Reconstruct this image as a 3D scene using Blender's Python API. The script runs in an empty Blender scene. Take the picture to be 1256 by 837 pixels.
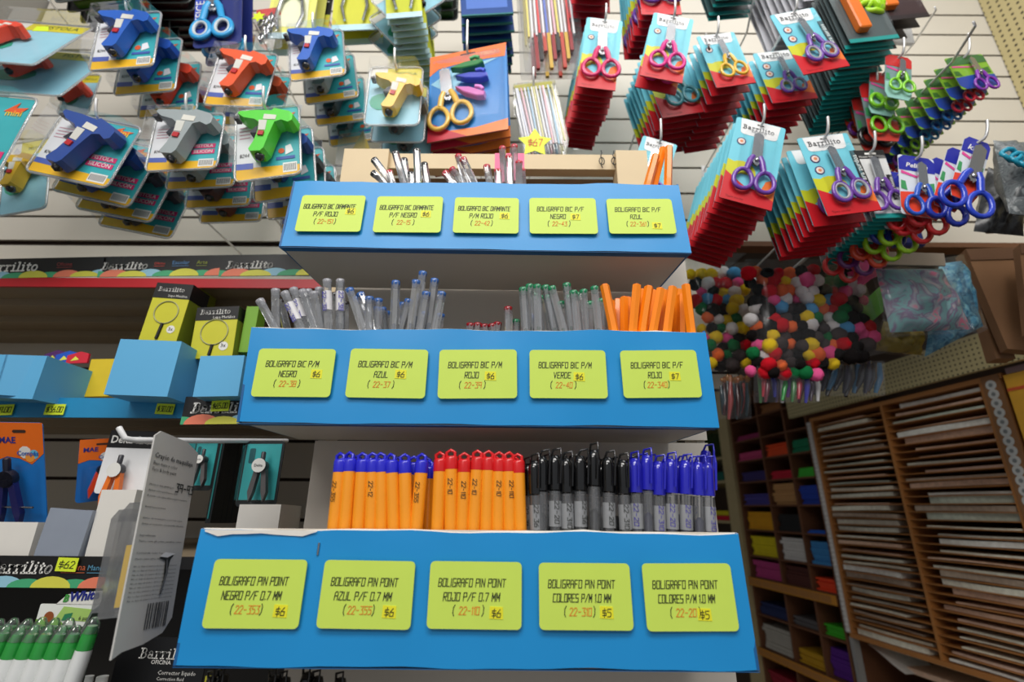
import bpy, bmesh, math, random
from mathutils import Vector, Matrix, noise
SC = bpy.context.scene
COL = SC.collection
rnd = random.Random(7)
PI = math.pi
# ------------------------------------------------------------------ camera
CAM = Vector((0, 0, 1.45))
PITCH, ROLL, F = math.radians(18.88), math.radians(0.35), 600.0
cd = bpy.data.cameras.new('camera'); cam = bpy.data.objects.new('camera', cd); COL.objects.link(cam)
cd.sensor_width = 36; cd.lens = F / 1256 * 36; cd.clip_start = .01
RC = Matrix.Rotation(PI / 2 + PITCH, 3, 'X') @ Matrix.Rotation(ROLL, 3, 'Z')
cam.matrix_world = Matrix.Translation(CAM) @ RC.to_4x4()
cd.dof.use_dof = True; cd.dof.focus_distance = .47; cd.dof.aperture_fstop = 5.2
SC.camera = cam
# ------------------------------------------------------------------ world, lights, exposure
SC.view_settings.view_transform = 'Standard'; SC.view_settings.look = 'None'
SC.view_settings.gamma = 1; SC.view_settings.exposure = -0.12
SC.cycles.transparent_max_bounces = 24
SC.cycles.max_bounces = 8
wd = bpy.data.worlds.new('world'); SC.world = wd; wd.use_nodes = True
wd.node_tree.nodes['Background'].inputs[0].default_value = (.93, .96, 1, 1)
wd.node_tree.nodes['Background'].inputs[1].default_value = .34
def area(name, loc, target, sx, sy, power, col=(1, .97, .93)):
    l = bpy.data.lights.new(name, 'AREA'); l.shape = 'RECTANGLE'; l.size = sx; l.size_y = sy; l.energy = power; l.color = col
    o = bpy.data.objects.new(name, l); COL.objects.link(o); o.location = loc
    o.rotation_euler = (Vector(target) - Vector(loc)).to_track_quat('-Z', 'Y').to_euler()
    return o
area('ceiling_lamp', (0.0, -.55, 2.85), (0.05, .75, 1.85), 1.4, .5, 23)
area('ceiling_lamp', (-0.9, -1.6, 2.85), (-.3, .6, 1.3), 1.2, .4, 19)
area('ceiling_lamp', (0.6, .3, 2.88), (.4, .75, 1.6), .8, .3, 3.5)
# ------------------------------------------------------------------ pixel measurements -> real places
def ray(px, py):
    return RC @ Vector(((px - 628) / F, (418.5 - py) / F, -1))
def P(px, py, Y):
    r = ray(px, py); return CAM + r * (Y / r.y)
def onplane(px, py, p0, n):
    r = ray(px, py); return CAM + r * ((p0 - CAM).dot(n) / r.dot(n))
# ------------------------------------------------------------------ materials
def lin(c):
    return tuple(((v / 255) / 12.92 if v / 255 <= .04045 else ((v / 255 + .055) / 1.055) ** 2.4) for v in c)
MATS = {}
def mat(name, rgb, rough=.5, metal=0, var=.06, scale=60, coat=0, trans=0, emit=0, alpha=1, bump=0, spec=.5):
    if name in MATS: return MATS[name]
    m = bpy.data.materials.new(name); m.use_nodes = True; MATS[name] = m
    nt = m.node_tree; b = nt.nodes['Principled BSDF']
    c = lin(rgb)
    b.inputs['Roughness'].default_value = rough; b.inputs['Metallic'].default_value = metal
    b.inputs['Coat Weight'].default_value = coat; b.inputs['Transmission Weight'].default_value = trans
    b.inputs['Specular IOR Level'].default_value = spec
    m.diffuse_color = (*c, 1)
    if var:
        tc = nt.nodes.new('ShaderNodeTexCoord'); nz = nt.nodes.new('ShaderNodeTexNoise'); nz.inputs['Scale'].default_value = scale
        nz.inputs['Detail'].default_value = 3
        mx = nt.nodes.new('ShaderNodeMix'); mx.data_type = 'RGBA'
        mx.inputs['A'].default_value = (*[v * (1 - var) for v in c], 1); mx.inputs['B'].default_value = (*[min(1, v * (1 + var)) for v in c], 1)
        nt.links.new(tc.outputs['Object'], nz.inputs['Vector']); nt.links.new(nz.outputs['Fac'], mx.inputs['Factor'])
        nt.links.new(mx.outputs['Result'], b.inputs['Base Color'])
        if bump:
            bp = nt.nodes.new('ShaderNodeBump'); bp.inputs['Strength'].default_value = bump; bp.inputs['Distance'].default_value = .002
            nt.links.new(nz.outputs['Fac'], bp.inputs['Height']); nt.links.new(bp.outputs['Normal'], b.inputs['Normal'])
    else:
        b.inputs['Base Color'].default_value = (*c, 1)
    if emit:
        b.inputs['Emission Color'].default_value = (*c, 1); b.inputs['Emission Strength'].default_value = emit
    return m
def clear(name, tint=(1, 1, 1), base=.04, gain=.55, rough=.06, milky=0):
    """thin clear plastic: transparent with fresnel gloss, a trace of haze"""
    if name in MATS: return MATS[name]
    m = bpy.data.materials.new(name); m.use_nodes = True; MATS[name] = m
    nt = m.node_tree; nt.nodes.clear(); N = nt.nodes.new; L = nt.links.new
    out = N('ShaderNodeOutputMaterial'); tr = N('ShaderNodeBsdfTransparent'); tr.inputs[0].default_value = (*tint, 1)
    gl = N('ShaderNodeBsdfGlossy'); gl.inputs['Roughness'].default_value = rough
    fr = N('ShaderNodeFresnel'); fr.inputs[0].default_value = 1.45
    mt = N('ShaderNodeMath'); mt.operation = 'MULTIPLY_ADD'; mt.inputs[1].default_value = gain; mt.inputs[2].default_value = base; mt.use_clamp = True
    L(fr.outputs[0], mt.inputs[0]); mx = N('ShaderNodeMixShader'); L(mt.outputs[0], mx.inputs[0]); L(tr.outputs[0], mx.inputs[1]); L(gl.outputs[0], mx.inputs[2])
    last = mx
    if milky:
        df = N('ShaderNodeBsdfDiffuse'); df.inputs[0].default_value = (.8, .82, .85, 1); m2 = N('ShaderNodeMixShader'); m2.inputs[0].default_value = milky
        L(mx.outputs[0], m2.inputs[1]); L(df.outputs[0], m2.inputs[2]); last = m2
    L(last.outputs[0], out.inputs[0]); return m
def c_(rgb, rough=.5, **k):
    n = 'colour_%02x%02x%02x' % tuple(rgb) + ('_%d' % int(rough * 100)) + ('_%s' % '_'.join('%s%g' % (a, b) for a, b in sorted(k.items())) if k else '')
    return mat(n, rgb, rough, **k)
# ------------------------------------------------------------------ mesh builder
class MB:
    def __init__(s, M=None): s.v = []; s.f = []; s.mi = []; s.sm = []; s.ml = []; s.M = M or Matrix()
    def m(s, mt):
        if mt not in s.ml: s.ml.append(mt)
        return s.ml.index(mt)
    def add(s, vs, fs, mt, smooth=False):
        o = len(s.v); i = s.m(mt)
        s.v += [s.M @ Vector(p) for p in vs]
        for f in fs: s.f.append([o + k for k in f]); s.mi.append(i); s.sm.append(smooth)
        return s
    def poly(s, pts, mt): return s.add(pts, [list(range(len(pts)))], mt)
    def box(s, c, d, mt, R=None):
        x, y, z = [k / 2 for k in d]; c = Vector(c)
        vs = [Vector((a * x, b * y, e * z)) for a in (-1, 1) for b in (-1, 1) for e in (-1, 1)]
        vs = [c + (R @ p if R else p) for p in vs]
        return s.add(vs, [(0, 1, 3, 2), (4, 6, 7, 5), (0, 4, 5, 1), (2, 3, 7, 6), (0, 2, 6, 4), (1, 5, 7, 3)], mt)
    def hexa(s, a, b, mt):
        """a, b: two matching quads; closed solid between"""
        n = len(a)
        return s.add(list(a) + list(b), [list(range(n))[::-1], list(range(n, 2 * n))] + [(i, (i + 1) % n, n + (i + 1) % n, n + i) for i in range(n)], mt)
    def prism(s, pts, y0, y1, mt, bev=0, smooth=False):
        """pts (x,z) outline extruded y0(front)->y1(back); bev shrinks the front"""
        n = len(pts); cx = sum(p[0] for p in pts) / n; cz = sum(p[1] for p in pts) / n
        if bev:
            ins = inset(pts, bev)
            rings = [[(p[0], y0, p[1]) for p in ins], [(p[0], y0 + bev * .8, p[1]) for p in pts], [(p[0], y1, p[1]) for p in pts]]
        else: rings = [[(p[0], y0, p[1]) for p in pts], [(p[0], y1, p[1]) for p in pts]]
        vs = [p for r in rings for p in r]; fs = [list(range(n)), [n * (len(rings) - 1) + i for i in range(n)][::-1]]
        for k in range(len(rings) - 1):
            fs += [(k * n + i, k * n + n + i, k * n + n + (i + 1) % n, k * n + (i + 1) % n) for i in range(n)]
        return s.add(vs, fs, mt, smooth)
    def flat(s, pts, y, mt): return s.poly([(p[0], y, p[1]) for p in pts], mt)
    def tube(s, pts, r, mt, n=8, closed=False, flat=1.0, cap=True):
        pts = [Vector(p) for p in pts]; N = len(pts); rs = r if isinstance(r, (list, tuple)) else [r] * N
        vs = []; up = None
        for i, p in enumerate(pts):
            a = pts[(i - 1) % N] if (i or closed) else p; b = pts[(i + 1) % N] if (i < N - 1 or closed) else p
            t = (b - a).normalized()
            if up is None: up = Vector((0, 1, 0)) if abs(t.y) < .9 else Vector((1, 0, 0))
            u = (up - t * up.dot(t)).normalized(); w = t.cross(u); up = u
            for k in range(n):
                an = 2 * PI * k / n; vs.append(p + u * (math.cos(an) * rs[i] * flat) + w * (math.sin(an) * rs[i]))
        fs = []
        for i in range(N if closed else N - 1):
            j = (i + 1) % N
            for k in range(n): fs.append((i * n + k, i * n + (k + 1) % n, j * n + (k + 1) % n, j * n + k))
        s.add(vs, fs, mt, True)
        if not closed and cap: s.add(vs[:n], [list(range(n))[::-1]], mt); s.add(vs[-n:], [list(range(n))], mt)
        return s
    def lathe(s, prof, mt, n=12, T=None, smooth=True):
        vs = []
        for r, z in prof:
            for k in range(n):
                a = 2 * PI * k / n; p = Vector((r * math.cos(a), r * math.sin(a), z)); vs.append(T @ p if T else p)
        fs = [(i * n + k, i * n + (k + 1) % n, i * n + n + (k + 1) % n, i * n + n + k) for i in range(len(prof) - 1) for k in range(n)]
        s.add(vs, fs, mt, smooth)
        if prof[0][0] > 1e-6: s.add(vs[:n], [list(range(n))[::-1]], mt)
        if prof[-1][0] > 1e-6: s.add(vs[-n:], [list(range(n))], mt)
        return s
    def disc(s, x, z, r, y, mt, n=16, rz=None):
        rz = rz or r
        return s.flat([(x + r * math.cos(2 * PI * k / n), z + rz * math.sin(2 * PI * k / n)) for k in range(n)], y, mt)
    def build(s, name, parent=None, **props):
        me = bpy.data.meshes.new(name); me.from_pydata(s.v, [], s.f)
        for m in s.ml: me.materials.append(m)
        me.polygons.foreach_set('material_index', s.mi); me.polygons.foreach_set('use_smooth', s.sm); me.update()
        o = bpy.data.objects.new(name, me); COL.objects.link(o)
        if parent: o.parent = parent
        for k, v in props.items(): o[k] = v
        return o
def inset(pts, d):
    out = []; n = len(pts)
    ar = sum(pts[i][0] * pts[(i + 1) % n][1] - pts[(i + 1) % n][0] * pts[i][1] for i in range(n)); sg = 1 if ar > 0 else -1
    for i in range(n):
        a, b, c = Vector(pts[i - 1][:2]), Vector(pts[i][:2]), Vector(pts[(i + 1) % n][:2])
        e1 = (b - a).normalized(); e2 = (c - b).normalized(); n1 = Vector((-e1.y, e1.x)) * sg; n2 = Vector((-e2.y, e2.x)) * sg
        q = (n1 + n2); q = q / max(.6, q.length_squared / 2) if q.length > 1e-6 else n1
        out.append(tuple(b + q * d))
    return out
def rrect(x0, z0, x1, z1, r, k=3):
    r = min(r, (x1 - x0) / 2.01, (z1 - z0) / 2.01); out = []
    for cx, cz, a0 in ((x1 - r, z0 + r, -90), (x1 - r, z1 - r, 0), (x0 + r, z1 - r, 90), (x0 + r, z0 + r, 180)):
        for i in range(k + 1):
            a = math.radians(a0 + 90 * i / k); out.append((cx + r * math.cos(a), cz + r * math.sin(a)))
    return out
def empty(name, M): 
    o = bpy.data.objects.new(name, None); COL.objects.link(o); o.matrix_world = M; o.empty_display_size = .02; return o
def tag(o, label, cat, group=None, kind=None):
    o['label'] = label; o['category'] = cat
    if group: o['group'] = group
    if kind: o['kind'] = kind
    return o
def copy_tree(o, parent=None):
    c = o.copy(); COL.objects.link(c)
    for k in ('label', 'category', 'group'):
        if parent is None and k in c: del c[k]
    if parent is not None: c.parent = parent
    for ch in CH.get(o.name, []): 
        d = copy_tree(ch, c); CH.setdefault(c.name, []).append(d)
    return c
CH = {}
def part(mb, name, parent, **p):
    o = mb.build(name, parent, **p); CH.setdefault(parent.name, []).append(o); return o
def basis(ex, ez, org):
    ex = ex.normalized(); ez = (ez - ex * ez.dot(ex)).normalized(); ey = ez.cross(ex)
    M = Matrix.Identity(4)
    for i, e in enumerate((ex, ey, ez)):
        for k in range(3): M[k][i] = e[k]
    for k in range(3): M[k][3] = org[k]
    return M
def quad(TL, TR, BL, Y, dr=0, db=0):
    """pose and size of an upright flat thing from three measured corners; dr/db: extra depth at right / bottom. origin bottom left"""
    a, b, c = P(*TL, Y), P(*TR, Y + dr), P(*BL, Y + db)
    M = basis(b - a, a - c, a); w = (b - a).length; ez = M.col[2].xyz; h = (a - c).dot(ez)
    o = a - ez * h
    for k in range(3): M[k][3] = o[k]
    return M, w, h
# ------------------------------------------------------------------ lettering
SF = {  # narrow hand-drawn capitals on a 4 x 6 grid
 'A': [[(0,0),(0,5),(1,6),(3,6),(4,5),(4,0)],[(0,3),(4,3)]], 'B': [[(0,0),(0,6),(3,6),(4,5),(4,4),(3,3),(0,3)],[(3,3),(4,2),(4,1),(3,0),(0,0)]],
 'C': [[(4,6),(0,6),(0,0),(4,0)]], 'D': [[(0,0),(0,6),(3,6),(4,5),(4,1),(3,0),(0,0)]], 'E': [[(4,6),(0,6),(0,0),(4,0)],[(0,3),(3,3)]],
 'F': [[(4,6),(0,6),(0,0)],[(0,3),(3,3)]], 'G': [[(4,6),(0,6),(0,0),(4,0),(4,3),(2,3)]], 'I': [[(2,0),(2,6)]], 'J': [[(4,6),(4,0),(0,0),(0,2)],[(2,6),(4,6)]],
 'L': [[(0,6),(0,0),(4,0)]], 'M': [[(0,0),(0,6),(2,2),(4,6),(4,0)]], 'N': [[(0,0),(0,6),(4,0),(4,6)]], 'O': [[(0,0),(0,6),(4,6),(4,0),(0,0)]],
 'P': [[(0,0),(0,6),(4,6),(4,3),(0,3)]], 'R': [[(0,0),(0,6),(4,6),(4,3),(0,3)],[(1,3),(4,0)]], 'S': [[(4,6),(0,6),(0,3),(4,3),(4,0),(0,0)]],
 'T': [[(0,6),(4,6)],[(2,6),(2,0)]], 'U': [[(0,6),(0,0),(4,0),(4,6)]], 'V': [[(0,6),(2,0),(4,6)]], 'Z': [[(0,6),(4,6),(0,0),(4,0)]], 'H': [[(0,0),(0,6)],[(4,0),(4,6)],[(0,3),(4,3)]],
 'Y': [[(0,6),(2,3),(4,6)],[(2,3),(2,0)]], 'W': [[(0,6),(1,0),(2,4),(3,0),(4,6)]], 'Q': [[(0,0),(0,6),(4,6),(4,0),(0,0)],[(2,2),(4,-1)]], 'K': [[(0,0),(0,6)],[(4,6),(0,3),(4,0)]], 'X': [[(0,0),(4,6)],[(0,6),(4,0)]],
 '0': [[(0,0),(0,6),(4,6),(4,0),(0,0)]], '1': [[(1,5),(2,6),(2,0)]], '2': [[(0,5),(1,6),(3,6),(4,5),(4,4),(0,0),(4,0)]], '3': [[(0,6),(4,6),(2,3.5),(4,2.5),(4,0),(0,0)]],
 '4': [[(3,0),(3,6),(0,2),(4,2)]], '5': [[(4,6),(0,6),(0,3.5),(3,3.5),(4,2.5),(4,1),(3,0),(0,0)]], '6': [[(3,6),(0,3),(0,0),(4,0),(4,3),(0,3)]], '7': [[(0,6),(4,6),(1.5,0)]],
 '8': [[(0,0),(0,6),(4,6),(4,0),(0,0)],[(0,3),(4,3)]], '9': [[(4,3),(0,3),(0,6),(4,6),(4,0)]], '(': [[(3,7),(1.5,5),(1.5,1),(3,-1)]], ')': [[(1,7),(2.5,5),(2.5,1),(1,-1)]],
 '-': [[(.5,3),(3.5,3)]], '/': [[(0,0),(4,6)]], '.': [[(1.5,0),(1.5,.6)]], '$': [[(4,5),(0,5),(0,3),(4,3),(4,1),(0,1)],[(2,6.5),(2,-.5)]], ',': [[(2,.5),(1,-1)]], ' ': []}
def strokes(mb, txt, x, z, h, y, mt, wr=.42, th=.108, shear=.10, gap=1.8, centre=False, maxw=None):
    """hand-drawn lettering, h = cap height; returns width"""
    adv = lambda ch: (3.4 if ch == ' ' else gap + .5 if ch in '.,I' else gap + 1.2 if ch == '1' else gap + 2 if ch in '()' else 4 + gap)
    total = sum(adv(c) for c in txt) - gap; u = h / 6; uw = h * wr / 4
    if maxw and total * uw > maxw: uw = maxw / total
    if centre: x -= total * uw / 2
    t = h * th / 2; cx = 0
    for ch in txt:
        off = -2 if ch == 'I' else -1 if ch in '1(),.' else 0
        for st in SF.get(ch, []):
            p = [(x + (cx + a + off) * uw + b * u * shear, z + b * u) for a, b in st]
            for (x0, z0), (x1, z1) in zip(p, p[1:]):
                L = math.hypot(x1 - x0, z1 - z0) or 1; dx, dz = (x1 - x0) / L * t, (z1 - z0) / L * t
                mb.flat([(x0 - dx + dz, z0 - dz - dx), (x1 + dx + dz, z1 + dz - dx), (x1 + dx - dz, z1 + dz + dx), (x0 - dx - dz, z0 - dz + dx)], y, mt)
        cx += adv(ch)
    return total * uw
TXT = {}
def font_mesh(txt, bold, shear):
    k = (txt, bold, shear)
    if k not in TXT:
        cu = bpy.data.curves.new('t', 'FONT'); cu.body = txt; cu.size = 1; cu.resolution_u = 1 if len(txt) > 12 else 2; cu.offset = bold; cu.shear = shear
        ob = bpy.data.objects.new('t', cu); me = ob.to_mesh()
        vs = [(v.co.x, v.co.y) for v in me.vertices]; fs = [list(p.vertices) for p in me.polygons]
        ob.to_mesh_clear(); bpy.data.objects.remove(ob); bpy.data.curves.remove(cu)
        x0 = min([v[0] for v in vs] or [0]); x1 = max([v[0] for v in vs] or [1])
        TXT[k] = ([(a - x0, b) for a, b in vs], fs, x1 - x0)
    return TXT[k]
def text(mb, txt, x, z, w, y, mt, bold=0.0, shear=0.0, h=None, centre=False, rot=0):
    """printed lettering fitted to width w (h = cap height, else natural)"""
    vs, fs, W = font_mesh(txt, bold, shear); sx = w / W; sz = (h / .72) if h else sx
    if centre: x -= w / 2
    ca, sa = math.cos(rot), math.sin(rot)
    mb.add([(x + a * sx * ca - b * sz * sa, y, z + a * sx * sa + b * sz * ca) for a, b in vs], fs, mt)
WM = {}
def arc(cx, cz, rx, rz, a0, a1, k=8): return [(cx + rx * math.cos(math.radians(a0 + (a1 - a0) * i / k)), cz + rz * math.sin(math.radians(a0 + (a1 - a0) * i / k))) for i in range(k + 1)]
SLAB = {  # slab serif letters for the shop brand mark, x-height 5, cap 7.4
 'B': (6.4, [[(1.6, 0), (1.6, 7)], [(0, 0), (3, 0)] + arc(3.2, 1.9, 2, 1.9, -90, 90), [(0, 7), (3, 7)] + arc(3, 5.4, 1.7, 1.6, 90, -90), [(1.6, 3.8), (3.2, 3.8)]]),
 'a': (5.4, [[(.8, 4.2)] + arc(2.2, 3.4, 1.4, 1.5, 150, 0) + [(3.6, .3), (4.9, .1)], arc(2.1, 1.4, 1.5, 1.3, 40, 320) + [(3.6, 1.2)]]),
 'r': (4.8, [[(1.5, 0), (1.5, 4.8)], [(0, 4.8), (1.5, 4.8)], [(0, 0), (3, 0)], arc(3.2, 3.0, 1.6, 1.8, 175, 50)]),
 'i': (3.4, [[(1.6, 0), (1.6, 4.8)], [(.2, 4.8), (1.6, 4.8)], [(.1, 0), (3.1, 0)], [(1.5, 6.5), (1.5, 6.9)]]),
 'l': (3.4, [[(1.6, 0), (1.6, 7.3)], [(.2, 7.3), (1.6, 7.3)], [(.1, 0), (3.1, 0)]]),
 't': (4.0, [[(1.6, 6.5), (1.6, 1.2), (2.2, .2), (3.6, .5)], [(.1, 4.8), (3.4, 4.8)]]),
 'o': (5.2, [arc(2.4, 2.4, 2, 2.4, 0, 360, 14)])}
def brand(mb, x, z, w, y, mt, word='Barrilito', shear=0.06, th=1.0):
    tot = sum(SLAB[c][0] + .55 for c in word); u = w / tot; cx = 0; t = th * u / 2
    for ch in word:
        for st in SLAB[ch][1]:
            p = [(x + (cx + a) * u + b * u * shear, z + b * u) for a, b in st]
            for (x0, z0), (x1, z1) in zip(p, p[1:]):
                L = math.hypot(x1 - x0, z1 - z0) or 1; dx, dz = (x1 - x0) / L * t, (z1 - z0) / L * t; e = .45
                mb.flat([(x0 - dx * e + dz, z0 - dz * e - dx), (x1 + dx * e + dz, z1 + dz * e - dx), (x1 + dx * e - dz, z1 + dz * e + dx), (x0 - dx * e - dz, z0 - dz * e + dx)], y, mt)
        cx += SLAB[ch][0] + .55
ORD = ['first', 'second', 'third', 'fourth', 'fifth', 'sixth', 'seventh', 'eighth', 'ninth', 'tenth', 'eleventh', 'twelfth', 'thirteenth', 'fourteenth', 'fifteenth', 'sixteenth',
       'seventeenth', 'eighteenth', 'nineteenth', 'twentieth']
def ordn(i): return ORD[i] if i < 20 else '%d%s' % (i + 1, {1: 'st', 2: 'nd', 3: 'rd'}.get((i + 1) % 10, 'th'))
# common finishes
WHITE = c_((232, 230, 224), .55); BLACK = c_((18, 18, 20), .45); STEEL = mat('steel', (190, 192, 196), .22, 1, var=.04)
HOOK = mat('hook_chrome', (225, 225, 225), .3, .55, var=.03)
BLIS = clear('blister_plastic', base=.0, gain=.24, rough=.12); BAGM = clear('bag_film', base=.0, gain=.5, rough=.14, milky=.02)
CRYS = clear('crystal_barrel', (.93, .94, .96), base=.10, gain=.9, rough=.05, milky=.17)
# ================================================================== the setting
WY = .90                                   # depth of the slat wall
slatm = mat('cream_slat_laminate', (214, 208, 196), .5, var=.05, scale=6)
groove = mat('brown_groove', (52, 36, 26), .8)
Z0 = CAM.z
def structure(o): o['kind'] = 'structure'; return o
def slat_panel(name, x0, x1, z0, z1, phase, pitch=.067):
    b = MB().box(((x0 + x1) / 2, WY + .017, (z0 + z1) / 2), (x1 - x0, .012, z1 - z0), groove)
    o = structure(b.build(name)); z = phase
    while z > z0: z -= pitch
    while z < z1:
        a, c = max(z + .0028, z0), min(z + pitch - .0028, z1)
        if c - a > .006:
            m = MB(); xs = [x0, x1]
            m.hexa([(x0, WY, a), (x1, WY, a), (x1, WY, c), (x0, WY, c)], [(x0, WY + .011, a + .003), (x1, WY + .011, a + .003), (x1, WY + .011, c - .003), (x0, WY + .011, c - .003)], slatm)
            part(m, 'slat', o)
        z += pitch
    return o
PH = Z0 + .7826
slat_panel('wall_back', -1.18, 1.197, Z0 + .525, Z0 + 1.36, PH)
slat_panel('wall_back_lower', -1.18, .43, Z0 + .215, Z0 + .523, PH)
slat_panel('wall_back_base', -1.18, .30, Z0 - .55, Z0 + .213, PH)
wallm = mat('grey_wall_paint', (150, 147, 140), .8, var=.05, scale=4)
structure(MB().box((-1.2, .1, 1.4), (.03, 1.7, 2.8), wallm).build('wall_left'))
structure(MB().box((.6, 3.3, 1.4), (4.5, .06, 2.8), mat('far_wall', (92, 80, 66), .9)).build('wall_far'))
structure(MB().box((.4, 1.1, -.03), (4.6, 4.6, .06), mat('floor_tile', (120, 112, 100), .5, var=.1, scale=5)).build('floor'))
# the ceiling is open grid over the aisle; a strip behind the slat wall closes the view
structure(MB().box((.5, 2.2, 2.83), (4.4, 2.4, .05), mat('ceiling_paint', (196, 194, 188), .9)).build('ceiling'))
# ---- right wall plane: runs away from the camera, slightly inwards
E = Vector((-.1376, .9905, 0)); NR = Vector((-.9905, -.1376, 0))
A0 = Vector((1.16, 1.17, 0))
def RW(px, py, off=0):
    return onplane(px, py, A0 + NR * off, NR)
def RS(px, py, off=0):
    p = RW(px, py, off); return ((p - A0).dot(E), p.z)
def W3(s, z, off=0): return A0 + E * s + NR * off + Vector((0, 0, z))
def rbox(mb, s0, s1, z0, z1, o0, o1, mt):
    """box on the right wall: along s, height z, out from the wall o"""
    a = [W3(s0, z0, o0), W3(s1, z0, o0), W3(s1, z1, o0), W3(s0, z1, o0)]; b = [W3(s0, z0, o1), W3(s1, z0, o1), W3(s1, z1, o1), W3(s0, z1, o1)]
    return mb.hexa(a, b, mt)
DEEP = -.30
w = MB(); rbox(w, -1.6, 2.3, 0, 2.8, DEEP - .05, DEEP - .01, mat('right_wall_paint', (88, 72, 58), .9)); structure(w.build('wall_right'))
# pegboard (small holes are fine relief: material)
def pegmat():
    m = bpy.data.materials.new('pegboard_cream'); m.use_nodes = True; nt = m.node_tree; b = nt.nodes['Principled BSDF']; b.inputs['Roughness'].default_value = .6
    uv = nt.nodes.new('ShaderNodeUVMap'); v = nt.nodes.new('ShaderNodeTexVoronoi'); v.inputs['Scale'].default_value = 1; v.inputs['Randomness'].default_value = 0
    r = nt.nodes.new('ShaderNodeMath'); r.operation = 'LESS_THAN'; r.inputs[1].default_value = .2
    mx = nt.nodes.new('ShaderNodeMix'); mx.data_type = 'RGBA'; mx.inputs['A'].default_value = (*lin((190, 176, 128)), 1); mx.inputs['B'].default_value = (*lin((66, 56, 38)), 1)
    nt.links.new(uv.outputs[0], v.inputs['Vector']); nt.links.new(v.outputs['Distance'], r.inputs[0]); nt.links.new(r.outputs[0], mx.inputs['Factor']); nt.links.new(mx.outputs['Result'], b.inputs['Base Color']); return m
PEG = pegmat()
def pegboard(name, s0, s1, z0, z1, off, th=.012, hole=.0125):
    mb = MB(); rbox(mb, s0, s1, z0, z1, off, off + th, PEG); o = structure(mb.build(name)); me = o.data
    uv = me.uv_layers.new(name='UVMap')
    for lp in me.loops:
        p = me.vertices[lp.vertex_index].co; uv.data[lp.index].uv = ((p - A0).dot(E) / hole, p.z / hole)
    return o
sA = (Vector((1.197, WY, 0)) - A0).dot(E)
pegboard('trim_1', sA - .9, sA + .0, Z0 + .5, Z0 + 1.5, .0, hole=.016)
s0, zt = RS(976, 505); _, zb = RS(1000, 513)
pegboard('trim_2', -.55, s0, zb + .012, zb + .10, .02, .014)
# ================================================================== pen display stand
TR = [  # trays: (TL, TR, BR, BL pixels, Ytop, Ybottom)
 ((360, 222), (832, 226), (848, 310), (342, 302), .428, .420),
 ((309, 402), (865, 406), (882, 524), (290, 518), .406, .405),
 ((247, 648), (905, 654), (932, 823), (212, 817), .391, .388)]
BACKY = .515
sheet = mat('white_melamine', (206, 198, 186), .55, var=.05, scale=9)
blue = mat('blue_paper_wrap', (22, 144, 212), .42, var=.05, scale=14, bump=.25)
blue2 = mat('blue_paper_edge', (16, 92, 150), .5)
torn = mat('torn_white_edge', (226, 222, 214), .8)
stand = empty('pen_display_stand', Matrix.Translation((0, .45, Z0 - .25)))
tag(stand, 'white stepped pen display with three blue paper wrapped trays and lime price cards', 'display stand')
SI = Matrix.Translation((0, .45, Z0 - .25)).inverted()
planes = []
CARDS = [
 [(((369.8,239.8),(447,240),(441.8,284.7),(361,283.6)),'BOLIGRAFO BIC DIAMANTE','P/F ROJO','22-151','$6',(.80,.55)),
  (((462.6,241.3),(543.5,241.3),(540,285.8),(457,284.7)),'BOLIGRAFO BIC DIAMANTE','P/F NEGRO','22-15','$6',(.76,.50)),
  (((557.9,242),(636,243.6),(636,286.5),(555,285.8)),'BOLIGRAFO BIC DIAMANTE','P/M ROJO','22-42','$6',(.78,.48)),
  (((649.5,243),(731,243.6),(733.5,287),(650,286.7)),'BOLIGRAFO BIC P/F','NEGRO','22-43','$7',(.68,.46)),
  (((743.7,244),(824,244.5),(830,286.7),(748,287)),'BOLIGRAFO BIC P/F','AZUL','22-361','$7',(.72,.22))],
 [(((318.7,427.6),(412,428.8),(404.8,487.3),(307,486.9)),'BOLIGRAFO BIC P/M','NEGRO','22-38','$6',(.79,.47)),
  (((430,427.6),(524.6,429.5),(521,489),(423,487.8)),'BOLIGRAFO BIC P/M','AZUL','22-37','$6',(.67,.48)),
  (((539.4,429.3),(633.8,429),(634.4,488.7),(536.5,489.3)),'BOLIGRAFO BIC P/M','ROJO','22-39','$6',(.66,.45)),
  (((649.3,429.8),(741.6,429.8),(746,489.5),(649.6,488.2)),'BOLIGRAFO BIC P/M','VERDE','22-40','$6',(.64,.44)),
  (((759.7,430.4),(852.5,429.6),(861.6,487.6),(765.2,488.7)),'BOLIGRAFO BIC P/F','ROJO','22-340','$7',(.68,.44))],
 [(((262,686),(376.4,687),(365,772),(247.5,771)),'BOLIGRAFO PIN POINT','NEGRO P/F 0.7 MM','22-353','$6',(.79,.25)),
  (((397,687),(508,689),(503,773),(387.6,771)),'BOLIGRAFO PIN POINT','AZUL P/F 0.7 MM','22-355','$6',(.76,.25)),
  (((527.4,688.4),(639,690),(639.6,773),(523,771.6)),'BOLIGRAFO PIN POINT','ROJO P/F 0.7 MM','22-110','$6',(.73,.24)),
  (((660.5,690.5),(772,691.5),(777,774),(662,773)),'BOLIGRAFO PIN POINT','COLORES P/M 1.0 MM','22-310','$5',(.72,.26)),
  (((787.5,691.4),(896.5,691.4),(906.5,774.6),(794.5,775)),'BOLIGRAFO PIN POINT','COLORES P/M 1.0 MM','22-20','$5',(.64,.24))]]
lime = mat('lime_card', (205, 230, 92), .55, var=.03); inkm = mat('black_marker', (30, 34, 26), .6); orm = mat('orange_marker', (236, 140, 40), .6); yst = mat('yellow_sticker', (238, 232, 40), .55)
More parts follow.
